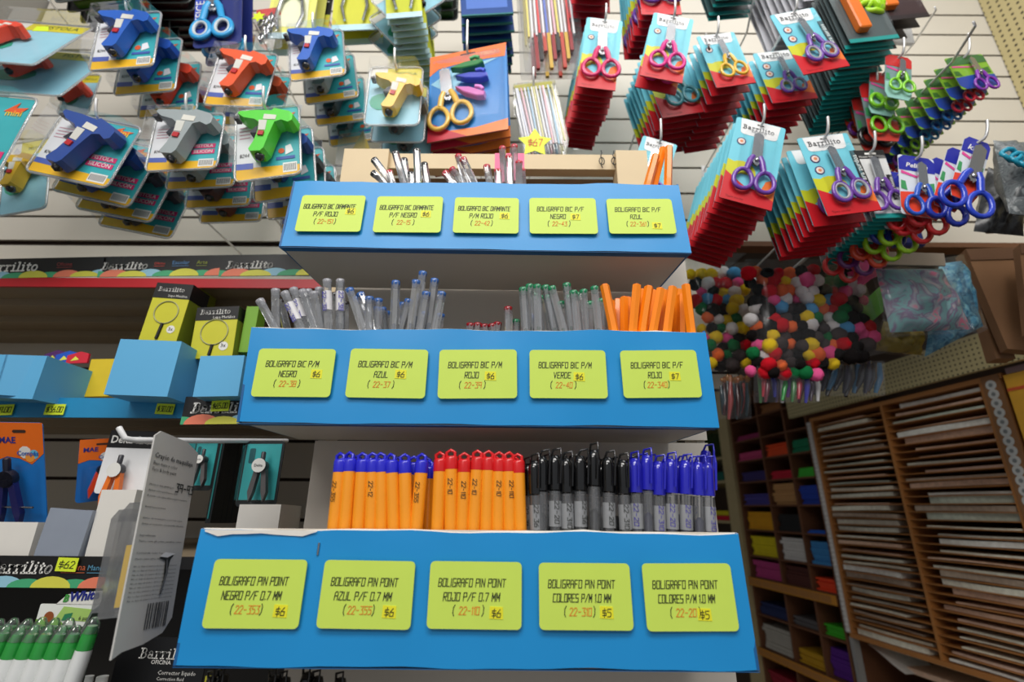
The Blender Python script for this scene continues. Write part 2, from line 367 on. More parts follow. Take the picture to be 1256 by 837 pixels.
for k, (tl, tr, br, bl, yt, yb) in enumerate(TR):
    a, b, c, d = P(*tl, yt), P(*tr, yt), P(*br, yb), P(*bl, yb)
    nrm = (b - a).cross(d - a).normalized()
    if nrm.y > 0: nrm = -nrm
    planes.append((a, nrm, (a.z + b.z) / 2, (c.z + d.z) / 2))
    m = MB(SI.copy()); n = 28; th = Vector((0, .003, 0)); inn = Vector((0, BACKY - yb - .002, 0))
    # front panel: wrapped paper, slightly wavy, top edge ragged
    top = []; bot = []
    for i in range(n + 1):
        t = i / n; wv = .0012 * math.sin(t * 17 + k) + .0007 * math.sin(t * 41 + 2 * k)
        top.append(a.lerp(b, t) + Vector((0, -abs(wv) * .5, wv * .6 - .001))); bot.append(d.lerp(c, t) + Vector((0, wv * .3, wv * .4)))
    rows = 7; vs = []
    for j in range(rows + 1):
        for i in range(n + 1):
            p = top[i].lerp(bot[i], j / rows); q = noise.noise(p * 22 + Vector((k, 0, 0)))
            if 0 < j: p = p + Vector((0, -.0016 * q * math.sin(PI * min(1, j / rows + .1)), 0))
            vs.append(p)
    m.add(vs, [(j * (n + 1) + i, (j + 1) * (n + 1) + i, (j + 1) * (n + 1) + i + 1, j * (n + 1) + i + 1) for j in range(rows) for i in range(n)], blue, True)
    # folded rim, cardboard edge, inner face
    rim = [p + Vector((0, .0015, .0006 + .0012 * max(0, noise.noise(p * 60)))) for p in top]; rim2 = [p + Vector((0, .0045, 0)) for p in rim]
    L = len(rim)
    m.add(top + rim, [(i, i + 1, L + i + 1, L + i) for i in range(L - 1)], torn)
    m.add(rim + rim2, [(i, i + 1, L + i + 1, L + i) for i in range(L - 1)], torn)
    di, ci = d + Vector((.002, .004, .002)), c + Vector((-.002, .004, .002))
    m.add([rim2[0], rim2[-1], ci, di], [(0, 1, 2, 3)], sheet)
    # sides (blue paper) and bottom (white board), going back to the body
    s = .008 if k < 2 else .0
    A1, B1, C1, D1 = [p + inn for p in (a, b, c, d)]
    for p, q, P1, Q1, sg in ((a, d, A1, D1, 1), (b, c, B1, C1, -1)):
        P1 = P1 + Vector((sg * s, 0, -.02)); Q1 = Q1 + Vector((sg * s, 0, 0)); off = Vector((sg * .002, 0, 0))
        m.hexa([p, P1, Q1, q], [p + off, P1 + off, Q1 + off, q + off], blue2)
    z1 = Vector((0, 0, .003))
    fl = [d, c, C1 + Vector((-s, 0, 0)), D1 + Vector((s, 0, 0))]
    fl = [fl[0] + Vector((.002, .004, 0)), fl[1] + Vector((-.002, .004, 0)), fl[2], fl[3]]
    m.hexa(fl, [p + z1 for p in fl], sheet)
    # blue hem folded under the front edge
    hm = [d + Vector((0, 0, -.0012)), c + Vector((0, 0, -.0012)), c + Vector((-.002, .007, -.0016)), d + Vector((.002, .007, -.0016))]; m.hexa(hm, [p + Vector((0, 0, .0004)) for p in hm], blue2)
    if k == 2:   # torn white paper showing along the top left edge
        tn = []; 
        for i in range(9): tn.append(a.lerp(b, .01 + .026 * i) + Vector((0, -.0016, -.001)))
        lo = [p + Vector((0, -.0002, -(.0012, .0045, .003, .0028, .0022, .003, .0036, .004, .0008)[i])) for i, p in enumerate(tn)]
        m.add(tn + lo, [(i, 9 + i, 10 + i, i + 1) for i in range(8)], torn)
    part(m, 'tray', stand)
    for (q, l1, l2, code, price, pp) in CARDS[k]:
        A, B, Cc, D = [onplane(*p, a + nrm * .003, nrm) for p in q]
        ex = ((B - A) + (Cc - D)) / 2; ez = ((A - D) + (B - Cc)) / 2; ctr = (A + B + Cc + D) / 4
        w_, h_ = ex.length, ez.length; M = basis(ex, ez, ctr - ex / 2 - ez / 2)
        # upright lean of each card follows its hand-cut outline
        kx = ((A.x - D.x) + (B.x - Cc.x)) / 2 / h_ * .6
        sh = Matrix.Identity(4); sh[0][2] = 0
        cm = MB(SI @ M @ sh); r_ = .05 * w_
        out = rrect(0, 0, w_, h_, r_, 4)
        cm.prism(out, -.0003, .0004, lime)
        H = h_ * .118
        strokes(cm, l1, w_ * .46, h_ * .62, H, -.0006, inkm, centre=True, maxw=w_ * (.80 if len(l1) > 20 else .72))
        strokes(cm, l2, w_ * (.46 if k == 2 else .42), h_ * .41, H, -.0006, inkm, centre=True, maxw=w_ * .62)
        wd_ = w_ * .045 * len(code); x_ = w_ * .44
        strokes(cm, code, x_, h_ * .21, H * .95, -.0006, orm, centre=True, maxw=w_ * .25)
        strokes(cm, '(', x_ - w_ * .175, h_ * .21, H, -.0006, inkm); strokes(cm, ')', x_ + w_ * .14, h_ * .21, H, -.0006, inkm)
        co = part(cm, 'price_card', stand, label='lime card lettered %s %s' % (l1.replace('BIC ', '').lower(), l2.lower()))
        st = MB(SI @ M); sx, sz = pp[0] * w_, pp[1] * h_; e = h_ * .085
        st.prism([(sx - e * 1.3, sz - e), (sx + e * 1.35, sz - e * 1.1), (sx + e * 1.3, sz + e), (sx - e * 1.25, sz + e * 1.1)], -.0006, -.0003, yst)
        strokes(st, price, sx, sz - e * .7, e * 1.3, -.0009, inkm, centre=True, wr=.5, th=.1)
        part(st, 'price_sticker', co)
# body of the stand: stepped back panels and sides, frame on top
zt = [p[2] for p in planes]; zb = [p[3] for p in planes]
m = MB(SI.copy()); HW = .204
for z0_, z1_, y in ((zb[1] + .003, zb[0], BACKY), (zb[2] + .003, zb[1], BACKY), (Z0 - .30, zb[2], BACKY)):
    mm = MB(SI.copy()); mm.box((0, y + .004, (z0_ + z1_) / 2), (2 * HW, .008, z1_ - z0_), sheet)
    mm.tube([(-.15, y - .0005, z1_ - .03), (-.15, y + .002, z1_ - .03)], .0016, c_((70, 50, 34)), n=8)
    part(mm, 'back_panel', stand)
for sg in (-1, 1):
    mm = MB(SI.copy()); mm.box((sg * (HW - .004), BACKY + .026, (Z0 - .30 + zb[0]) / 2), (.008, .036, zb[0] - Z0 + .30), sheet); part(mm, 'side_panel', stand)
wood = mat('pale_wood', (218, 196, 158), .6, var=.08, scale=20)
FY = .553
fl_, fr_, ft = P(425, 189, FY), P(791, 191, FY), P(600, 189, FY).z
bb = P(600, 207, FY).z
mm = MB(SI.copy()); mm.box(((fl_.x + fr_.x) / 2, FY + .008, (ft + bb) / 2), (fr_.x - fl_.x - .002, .016, ft - bb), wood); part(mm, 'top_rail', stand)
for xa, xb in ((fl_.x, P(478, 200, FY).x), (P(754, 200, FY).x, fr_.x)):
    mm = MB(SI.copy()); mm.box(((xa + xb) / 2, FY + .004, (ft + zb[0]) / 2), (xb - xa, .026, ft - zb[0]), wood); part(mm, 'post', stand)
mm = MB(SI.copy()); mm.box(((fl_.x + fr_.x) / 2, FY + .03, (ft + zb[0]) / 2 - .01), (fr_.x - fl_.x - .01, .006, ft - zb[0] - .02), mat('shaded_recess_board', (128, 100, 70), .8)); part(mm, 'dark_backing', stand)  # recessed cream panel, coloured brown for the shade inside the opening
# inner face of the top tray between rail and rim
mm = MB(SI.copy()); mm.box((0, BACKY + .004, (zb[0] + zt[0]) / 2), (2 * HW, .006, zt[0] - zb[0]), sheet); part(mm, 'back_panel', stand)
for px, bend in ((737, 0), (752, 1)):
    p = P(px, 189, FY - .004); m2 = MB(SI.copy())
    pts = [p + Vector((.001 * math.sin(i * 1.7 + bend), -.002, .004 - i * .0035)) for i in range(9)]
    m2.tube(pts, .0007, BLACK, n=5)
    m2.tube([p + Vector((.0035 * math.cos(t), -.003, -.014 + .006 * math.sin(t))) for t in [i * PI / 5 for i in range(10)]], .0007, BLACK, n=5, closed=True)
    part(m2, 'wire_tie', stand)
p = P(391.5, 666, planes[2][0].y - .001); q = P(389.5, 681, planes[2][0].y - .001)
m2 = MB(SI.copy()); m2.tube([p, q], .0008, STEEL, n=6); part(m2, 'staple', stand)
# ================================================================== pens
def pen_proto(kind, col, L, code=None):
    root = empty('ballpoint_pen', Matrix())
    cap = c_(col, .25, coat=.3)
    if kind == 'orange':           # opaque orange barrel, coloured end plug with a hooked loop
        ob = mat('orange_barrel', (248, 156, 32), .3, coat=.4, var=.03)
        r = .0052; b = MB().lathe([(.0018, 0), (r * .8, .012), (r, .03), (r, L - .012), (r * .97, L - .011)], ob, 12)
        if code:
            b.M = Matrix.Translation((0, 0, L - .016)) @ Matrix.Rotation(math.radians(90), 4, 'Y'); strokes(b, code, .004, -.0015, .0032, -r - .0003, inkm, wr=.6, th=.14)
            b.M = Matrix()
        part(b, 'barrel', root)
        c = MB().lathe([(r * 1.02, L - .0125), (r * 1.04, L - .004), (r * .9, L - .002), (r * .3, L - .0018)], cap, 12)
        c.tube([(-.003, -.001, L - .004), (-.0035, -.001, L + .001), (0, -.0012, L + .003), (.0032, -.001, L + .001), (.003, -.001, L - .004)], .0014, cap, n=6)
        part(c, 'cap', root)
    elif kind == 'clear':          # clear barrel, long translucent cap with clip
        r = .0048; b = MB().lathe([(.0018, 0), (r * .8, .012), (r, .03), (r, L - .03)], clear('smoky_barrel', (.86, .86, .87), base=.10, gain=.9, rough=.06, milky=.07), 8)
        part(b, 'barrel', root)
        dk = c_(tuple(int(v * .35 + 12) for v in col), .4)
        part(MB().lathe([(.0036, .006), (.0036, L * .66), (.0014, L * .68)], dk, 8), 'ink_refill', root)
        cm_ = mat('cap_clear_%d_%d_%d' % col, col, .15, trans=.25, var=0, coat=.6)
        c = MB().lathe([(r * 1.1, L - .029), (r * 1.12, L - .007), (r * .8, L - .001), (.001, L)], cm_, 10)
        c.tube([(-.003, -r * .2, L - .002), (-.0022, -r * .9, L + .0035), (.0034, -r * 1.3, L + .005), (.0036, -r * 1.5, L - .001), (.0026, -r * 1.5, L - .024)], .0010, cm_, n=6, flat=.7)
        part(c, 'cap', root)
        if code:
            t = MB().lathe([(r * 1.06, L - .058), (r * 1.06, L - .038)], clear('worn_sticker', base=.08, gain=.4, rough=.3, milky=.28), 10)
            t.M = Matrix.Translation((0, 0, L - .038)) @ Matrix.Rotation(math.radians(90), 4, 'Y'); strokes(t, code, 0, -.0015, .0032, -r * 1.06 - .0004, inkm if sum(col) < 200 else c_((60, 50, 150)), wr=.8, th=.15)
            part(t, 'code_sticker', root)
    elif kind == 'crystal':        # clear hexagonal stick pen, small coloured end plug
        r = .0040; b = MB().lathe([(.0016, 0), (r * .8, .01), (r, .02), (r, L - .002)], CRYS, 6, smooth=False)
        part(b, 'barrel', root)
        part(MB().lathe([(.0018, .006), (.0018, L * .66)], c_(tuple(int(v * .5 + 25) for v in col), .4), 6), 'ink_refill', root)
        part(MB().lathe([(r * .62, L - .008), (r * 1.0, L - .0045), (r * 1.05, L - .001), (r * .6, L)], cap, 8), 'end_plug', root)
        if code:
            t = MB().lathe([(r * 1.08, L - .034), (r * 1.08, L - .014)], c_((214, 212, 214), .5), 6)
            t.M = Matrix.Translation((0, 0, L - .015)) @ Matrix.Rotation(math.radians(90), 4, 'Y'); strokes(t, code, 0, -.0018, .0036, -r * 1.08 - .0004, c_((70, 70, 170)), wr=.8, th=.18)
            part(t, 'code_sticker', root)
    else:                          # plain matt orange hexagonal barrel with flush orange plug
        r = .0043; ob = mat('bright_orange_barrel', (255, 140, 18), .35, coat=.3, var=.03)
        part(MB().lathe([(.0016, 0), (r * .8, .01), (r, .02), (r, L - .001)], ob, 6, smooth=False), 'barrel', root)
        part(MB().lathe([(r * .8, L - .002), (r * .75, L)], mat('orange_plug', (240, 118, 10), .4), 6), 'end_plug', root)
    return root
PC = {}
def place_pen(kind, col, L, T, base_dir, floor, label, group, code=None, cat='pen'):
    key = (kind, col, L, code)
    if key in PC: o = copy_tree(PC[key])
    else: o = PC[key] = pen_proto(kind, col, L, code)
    d = base_dir.normalized()                     # upward axis
    s = min(1.0, (T.z - floor - .0045) / d.z / L) # stands on the tray floor
    R = d.to_track_quat('Z', 'Y').to_matrix().to_4x4() @ Matrix.Rotation(rnd.uniform(-.5, .5), 4, 'Z')
    # keep the printed side to the front
    z = d; x = Vector((1, 0, 0)); x = (x - z * x.dot(z)).normalized(); y = z.cross(x); R = Matrix((( x.x, y.x, z.x, 0), (x.y, y.y, z.y, 0), (x.z, y.z, z.z, 0), (0, 0, 0, 1)))
    o.matrix_world = Matrix.Translation(T - d * (L * s)) @ R @ Matrix.Rotation(rnd.uniform(-.45, .45), 4, 'Z') @ Matrix.Diagonal((1, 1, s, 1))
    tag(o, label, cat, group); return o
def pens(kind, col, L, tray, items, yfront, rimpy, what, where, codes=None, rear=False, group=None):
    n = len(items); floor = planes[tray][3] + .003
    for i, (tx, ty, bx) in enumerate(items):
        Y = yfront[i % len(yfront)]
        T = P(tx, ty, Y); B = P(bx, rimpy, Y)
        if rear: lab = '%s, %s from left in rear rows %s' % (what, ordn(i), where)
        elif n == 1: lab = '%s %s' % (what, where)
        else: lab = '%s, %s from left %s' % (what, ordn(i), where)
        place_pen(kind, col, L, T, T - B, floor, lab, group or what + 's ' + where, (codes[i % len(codes)] if codes else None))
def tr_(lst, sc, ox, oy): return [(a / sc + ox, b / sc + oy, c / sc + ox) for a, b, c in lst]
BL_, RD_, BK_, GR_ = (42, 42, 200), (214, 30, 34), (16, 16, 18), (20, 110, 70)
OB = [(418.6,561,409.7),(430,560,423.2),(445.4,561,439.7),(457.6,561,455),(467.8,561,467.8),(480.5,562,483),(496.3,562.5,498.3),(518.2,562,511)]
pens('orange', BL_, .142, 2, OB, [.404], 647, 'orange pen with blue cap', 'in the bottom tray', ['22-355', None, None, '22-12', None, None, None, '22-355'])
pens('orange', BL_, .142, 2, [(424,565,418),(438,564,432),(452,565,448),(463,565,461),(474,566,476),(488,566,490),(508,565,504),(524,566,520),(527,570,524)], [.418, .43], 647, 'orange pen with blue cap', 'in the bottom tray', rear=True)
OR = [(540.4,560,536.6),(553.6,557,553),(569.7,561,567),(586.2,558,581),(599,558.5,596.4),(612.2,560,610.5),(624,560,625),(635.3,562,638)]
pens('orange', RD_, .142, 2, OR, [.404], 649, 'orange pen with red cap', 'in the bottom tray', [None, '22-10', '22-110', '22-10', None, '22-10', '22-110', None])
pens('orange', RD_, .142, 2, [(547,564,545),(562,565,559),(578,565,574),(592,563,589),(606,564,604),(618,565,618),(630,565,632)], [.418, .43], 649, 'orange pen with red cap', 'in the bottom tray', rear=True)
BKt = tr_([(140,175,150),(175,155,178),(237,150,240),(290,165,300),(358,152,362),(425,125,430),(492,160,500),(562,172,580)], 3.925, 620, 520)
pens('clear', BK_, .147, 2, BKt, [.403], 650, 'clear pen with black cap', 'in the bottom tray', ['22-36', None, '22-20', '22-310'])
pens('clear', BK_, .147, 2, tr_([(112,190,110),(160,185,150),(205,175,200),(262,185,262),(322,180,325),(390,185,390),(460,195,462),(528,188,535),(595,185,605)], 3.925, 620, 520), [.416, .428], 650, 'clear pen with black cap', 'in the bottom tray', ['22-31', None], rear=True)
BUt = tr_([(622,165,635),(680,150,690),(735,180,742),(795,168,803),(865,175,872),(925,182,935),(968,185,985)], 3.925, 620, 520)
pens('clear', BL_, .147, 2, BUt, [.403], 651, 'clear pen with blue cap', 'in the bottom tray', ['22-20', None, '22-310', '22-20'])
pens('clear', BL_, .147, 2, tr_([(650,172,660),(707,178,715),(765,185,772),(835,180,845),(895,185,903),(964,128,966)], 3.925, 620, 520), [.418, .43], 651, 'clear pen with blue cap', 'in the bottom tray', ['22-31', None], rear=True)
m1 = lambda l: tr_(l, 4.183, 280, 320); m2_ = lambda l: tr_(l, 3.806, 570, 320)
MBK, MBL = (52, 48, 50), (52, 98, 168)
pens('crystal', (150, 150, 156), .137, 1, m1([(160,200,240),(243,145,245),(287,160,375),(333,140,400),(378,150,450),(408,148,435),(438,160,470),(467,138,478),(507,95,515),(575,95,575)]), [.414, .42], 403, 'clear stick pen with grey plug', 'in the middle tray', [None, None, '22-38', '22-38', None, None, None, None, '22-38', '22-38'])
pens('crystal', MBK, .137, 1, m1([(265,200,300),(352,180,360),(420,190,415),(492,200,500),(545,165,550),(600,210,600)]), [.435, .445], 403, 'clear stick pen with black plug', 'in the middle tray', rear=True)
pens('crystal', MBL, .137, 1, m1([(620,142,690),(675,165,750),(725,185,722),(772,195,765),(860,103,850),(928,198,885),(965,100,935),(1000,55,958),(1018,160,985),(1060,92,1028),(1097,160,1062)]), [.414, .422], 403, 'clear stick pen with blue plug', 'in the middle tray')
pens('crystal', MBL, .137, 1, m1([(655,185,705),(760,238,762),(790,240,800),(812,260,815),(900,215,868),(1012,262,1000),(1092,272,1080)]), [.438, .446], 403, 'clear stick pen with blue plug', 'in the middle tray', rear=True)
pens('crystal', (150, 24, 34), .130, 1, m2_([(203,215,205)]), [.43], 403, 'lone taller clear stick pen with red plug', 'in the middle tray')
pens('crystal', (150, 24, 34), .130, 1, m2_([(28,292,25),(62,290,60),(90,297,92),(128,295,130),(155,287,152)]), [.44], 403, 'low clear stick pen with red plug', 'in middle tray', rear=True)
pens('crystal', (30, 128, 84), .137, 1, m2_([(272,125,285),(303,110,305),(338,112,345),(375,115,420),(405,120,460),(475,105,500),(507,140,525),(555,135,565),(605,120,625)]), [.414, .422], 404, 'clear stick pen with green plug', 'in the middle tray')
pens('crystal', (30, 128, 84), .137, 1, m2_([(240,275,240),(325,150,330),(355,165,375),(390,160,400),(450,190,470),(488,160,505),(528,150,545),(585,190,592),(637,178,640)]), [.436, .446], 404, 'clear stick pen with green plug', 'in the middle tray', rear=True)
pens('plain', (255, 140, 18), .137, 1, m2_([(652,112,695),(803,112,785),(860,120,830),(915,130,880),(970,122,945),(1032,112,1057)]), [.413], 404, 'plain bright orange pen', 'in the middle tray')
pens('plain', (255, 140, 18), .137, 1, m2_([(678,185,690),(715,180,715),(745,170,745),(762,172,765),(830,135,815),(885,140,855),(940,140,910),(1000,135,985),(1012,160,1015)]), [.43, .442], 404, 'plain bright orange pen', 'in the middle tray', rear=True)
t1 = lambda l: tr_(l, 4.652, 330, 180); t2 = lambda l: tr_(l, 4.404, 590, 160)
pens('crystal', (40, 40, 44), .145, 0, t1([(597,72,690),(590,148,640),(720,30,765),(770,70,785),(842,15,850),(885,95,900),(810,150,812)]), [.435, .45], 221, 'clear stick pen with black plug', 'in the top tray', [None])
pens('crystal', (196, 52, 66), .145, 0, t1([(685,142,700),(1000,145,1040),(1040,125,1095),(1078,48,1120),(1105,68,1165)]) + t2([(30,190,45),(90,215,92),(115,90,125),(150,140,155),(180,80,182),(205,170,206),(222,212,226)]), [.435, .45], 222, 'clear stick pen with red plug', 'in the top tray')
pens('plain', (255, 140, 18), .145, 0, t2([(945,132,905),(985,96,940),(1015,88,1010)]), [.432, .44], 223, 'plain bright orange pen', 'in the top tray')
M, w_, h_ = quad((607, 188), (643, 188), (607, 224), .49)
tag((lambda mb: (mb.prism([(0, 0), (w_, 0), (w_, h_), (0, h_)], 0, .0004, c_((255, 120, 160), .6)), mb.build('sticky_note'))[1])(MB(M)), 'pink sticky note behind the red plugged pens in the top tray', 'note')
# fourth tray below the frame: only its pens' caps reach into view
pens4 = [(262, 829), (274, 827), (337, 828), (350, 830), (378, 824), (390, 829), (418, 831)]
for i, (x, y) in enumerate(pens4):
    T = P(x, y, .42); o = copy_tree(PC[('clear', BK_, .147, None)]); o.matrix_world = Matrix.Translation(T - Vector((0, 0, .147)))
    tag(o, 'clear pen with black cap below the bottom tray, %s from the left' % ordn(i), 'pen', 'black capped pens below the bottom tray')
# ================================================================== hanging packs: shared builders
def scissors(root, w, h, top, bot, cx, col, col2=None, lean=0.0, blade_w=.0, big=1.0, name='scissors'):
    """closed scissors, tips up, between heights top and bot; handles col; returns the scissors part with sub-parts"""
    H = top - bot; hl = H * .52; pz = bot + hl; T = Matrix.Translation((cx, -.006, pz)) @ Matrix.Rotation(lean, 4, 'Y')
    hm = c_(col, .3, coat=.4); bw = H * .075
    b = MB(T); tip = H - hl
    for sg in (-1, 1):
        b.prism([(sg * bw * .1, tip), (sg * bw * .95, tip * .9), (sg * bw * 1.05, 0), (sg * bw * .2, -H * .1), (-sg * bw * .5, 0), (-sg * bw * .1, tip * .8)], -.001 + sg * .0006, .0012 + sg * .0006, STEEL)
    sc = part(b, name, root)
    for sg in (-1, 1):
        hb = MB(T); rx, rz = H * .125 * big, H * .165 * big; ox, oz = sg * (rx * 1.12 + H * .01), -hl + rz + H * .01
        ring = [(ox + rx * math.cos(t) * (1 - .12 * math.sin(t)), 0, oz + rz * math.sin(t)) for t in [i * 2 * PI / 16 for i in range(16)]]
        hb.tube(ring, H * .033, hm, n=7, closed=True, flat=.8)
        hb.tube([(sg * bw * .6, 0, H * .06), (sg * bw * 1.1, 0, -H * .02), (sg * (bw * 1.2 + H * .03), 0, oz + rz * .95)], [H * .04, H * .046, H * .042], hm, n=7, flat=.8)
        if col2:
            ring2 = [(ox + rx * .8 * math.cos(t), -.0006, oz + rz * .8 * math.sin(t)) for t in [i * 2 * PI / 16 for i in range(16)]]
            hb.tube(ring2, H * .024, c_(col2, .35), n=6, closed=True, flat=.9)
        CH.setdefault(sc.name, []); hb_ = hb.build('handle', sc); CH[sc.name].append(hb_)
    sb = MB(T); sb.lathe([(H * .03, 0), (H * .025, .0015), (0, .002)], STEEL, 10, Matrix.Translation((0, -.002, -H * .01)) @ Matrix.Rotation(PI / 2, 4, 'X')); CH[sc.name].append(sb.build('pivot_screw', sc))
    return sc
def blister(root, x0, z0, x1, z1, d, w=None, h=None, r=.006, mt=None):
    """raised clear shell over the pack"""
    mt = mt or BLIS; o = rrect(x0, z0, x1, z1, r, 2); i = inset(o, min(.004, d * .3)); n = len(o)
    m = MB(); vs = [(p[0], -.0006, p[1]) for p in o] + [(p[0], -d * .85, p[1]) for p in i] + [(p[0], -d, p[1]) for p in inset(i, .0015)]
    fs = [(k, (k + 1) % n, n + (k + 1) % n, n + k) for k in range(n)] + [(n + k, n + (k + 1) % n, 2 * n + (k + 1) % n, 2 * n + k) for k in range(n)] + [list(range(2 * n, 3 * n))]
    m.add(vs, fs, mt, False); return part(m, 'blister', root)
CY, LM, RDc, ORc, TEAL = (118, 206, 224), (206, 206, 34), (206, 24, 36), (240, 118, 40), (30, 150, 145)
def hole(m, w, h, k=.07):
    m.flat(rrect(w * .5 - w * k, h * .955 - h * .007, w * .5 + w * k, h * .955 + h * .007, h * .006, 2), -.0006, c_((70, 62, 56)))
def card_round(w, h, colour, th=.0008, r=.004, mt=None):
    return MB().prism(rrect(0, 0, w, h, r, 2), 0, th, mt or c_(colour, .4))
def rings(m, x, z, r):
    m.disc(x, z, r, -.0004, c_((60, 60, 110), .4), 12); m.disc(x, z, r * .75, -.0006, c_((240, 220, 210), .4), 12); m.disc(x, z, r * .35, -.0008, c_((226, 140, 90), .4), 8)
def design_cyan(w, h, col=(110, 60, 170), col2=None, side=False, nring=1, simple=False, mark=True):
    """cyan card, white header arch, lime disc, red and orange foot"""
    root = empty('scissors_pack', Matrix())
    m = MB(); m.prism(rrect(0, 0, w, h, .003, 2), 0, .0008, c_(CY, .4))
    m.flat([(w * .10, h * .995), (w * .13, h * .84)] + arc(w * .22, h * .84, w * .09, h * .035, 180, 270, 3) + arc(w * .78, h * .84, w * .09, h * .035, -90, 0, 3) + [(w * .90, h * .995)], -.0003, c_((238, 238, 238), .4))
    lime_ = arc(w * .30, h * .33, w * .30, h * .15, 180, 0, 8); m.flat([p for p in lime_], -.0003, c_(LM, .4)); m.flat([(0, h * .38)] + arc(w * .0, h * .33, w * .3, h * .14, 90, 0, 3) + [(0, h * .2)], -.00035, c_(LM, .4))
    m.flat([(0, 0), (w, 0), (w, h * .10), (w * .72, h * .17), (w * .4, h * .20), (0, h * .33)], -.0005, c_(RDc, .4))
    m.flat([(w * .62, 0), (w, 0), (w, h * .36), (w * .80, h * .30)], -.0004, c_(ORc, .4)); m.flat([(w * .5, 0), (w, 0), (w, h * .07), (w * .7, h * .14), (w * .5, h * .18)], -.0007, c_(RDc, .4))
    m.box((w / 2, .0004, -.0001), (w, .001, .0006), c_((150, 20, 30)))
    hole(m, w, h)
    if not simple and mark:
        brand(m, w * .16, h * .875, w * .64, -.0007, c_((50, 52, 60)), shear=0); text(m, 'KIDSCUT', w * .5, h * .842, w * .3, -.0007, c_((70, 80, 90)), centre=True)
        for i in range(nring): rings(m, w * .19, h * (.71 - .15 * i), w * .095)
        text(m, 'Tijera escolar', w * .1, h * .03, w * .35, -.0009, c_((120, 10, 20)))
    if side: 
        m.flat([(w * .86, h * .30), (w * 1.0, h * .30), (w * 1.0, h * .76), (w * .88, h * .76)], -.0008, BLACK)
        if not simple: text(m, 'Para zurdos', w * .97, h * .34, h * .36, -.001, WHITE, bold=.01, rot=PI / 2)
    part(m, 'card', root)
    if not simple:
        scissors(root, w, h, h * .82, h * .13, w * .52, col, col2, lean=-.06); blister(root, w * .20, h * .09, w * .88, h * .85, .012)
    else:
        scissors_flat(root, w, h, col)
    return root
def scissors_flat(root, w, h, col):
    """cheap copy for the packs behind: rings and blades only"""
    b = MB(); H = h * .7; bot = h * .1; hm = c_(col, .3, coat=.4)
    b.prism([(w * .47, h * .8), (w * .55, h * .8), (w * .57, h * .45), (w * .46, h * .45)], -.005, -.003, STEEL)
    part(b, 'blade', root)
    for sg in (-1, 1):
        hb = MB(); ox = w * .52 + sg * H * .135; oz = bot + H * .19
        hb.tube([(ox + H * .12 * math.cos(t), -.005, oz + H * .16 * math.sin(t)) for t in [i * 2 * PI / 10 for i in range(10)]], H * .034, hm, n=5, closed=True)
        hb.tube([(ox, -.005, oz + H * .15), (w * .52 + sg * w * .02, -.005, h * .46)], H * .05, hm, n=5); part(hb, 'handle', root)
def design_white(w, h, col=(110, 60, 170), col2=None, simple=False, foot=TEAL):
    root = empty('scissors_pack', Matrix()); m = MB()
    m.prism(rrect(0, 0, w, h, .003, 2), 0, .0008, c_((226, 226, 224), .4)); m.flat([(0, h * .87), (w, h * .87), (w, h), (0, h)], -.0003, BLACK)
    m.flat([(0, 0), (w, 0), (w, h * .06), (0, h * .06)], -.0003, c_(foot, .4)); m.box((w / 2, .0004, -.0001), (w, .0014, .0008), c_(foot, .4))
    m.flat(rrect(w * .3, h * .93, w * .7, h * .96, .001, 2), -.0005, WHITE)
    if not simple:
        m.flat([(w * .80, h * .25), (w, h * .25), (w, h * .62), (w * .80, h * .62)], -.0005, BLACK); text(m, 'Punta Roma', w * .96, h * .28, h * .30, -.0008, WHITE, bold=.01, rot=PI / 2)
        text(m, 'Nueva Slim', w * .08, h * .885, w * .5, -.0006, WHITE)
        part(m, 'card', root); scissors(root, w, h, h * .86, h * .08, w * .45, col, col2); blister(root, w * .1, h * .05, w * .85, h * .88, .012)
    else: part(m, 'card', root); scissors_flat(root, w, h, col)
    return root
def design_slate(w, h, col=(236, 120, 30), simple=False, body=(70, 84, 86), foot=TEAL):
    root = empty('cutter_pack', Matrix()); m = MB(); m.prism(rrect(0, 0, w, h, .003, 2), 0, .0008, c_(body, .4))
    m.flat([(0, 0), (w, 0), (w, h * .05), (0, h * .05)], -.0003, c_(foot, .4)); m.box((w / 2, .0004, -.0002), (w, .0016, .001), c_(foot, .4)); hole(m, w, h)
    part(m, 'card', root)
    if not simple:
        b = MB(); b.prism(rrect(w * .2, h * .12, w * .45, h * .7, .004, 3), -.012, -.001, c_(col, .35), bev=.002); b.prism([(w * .25, h * .7), (w * .38, h * .7), (w * .3, h * .84)], -.006, -.004, STEEL); part(b, 'cutter', root)
        blister(root, w * .1, h * .08, w * .9, h * .9, .014)
    return root
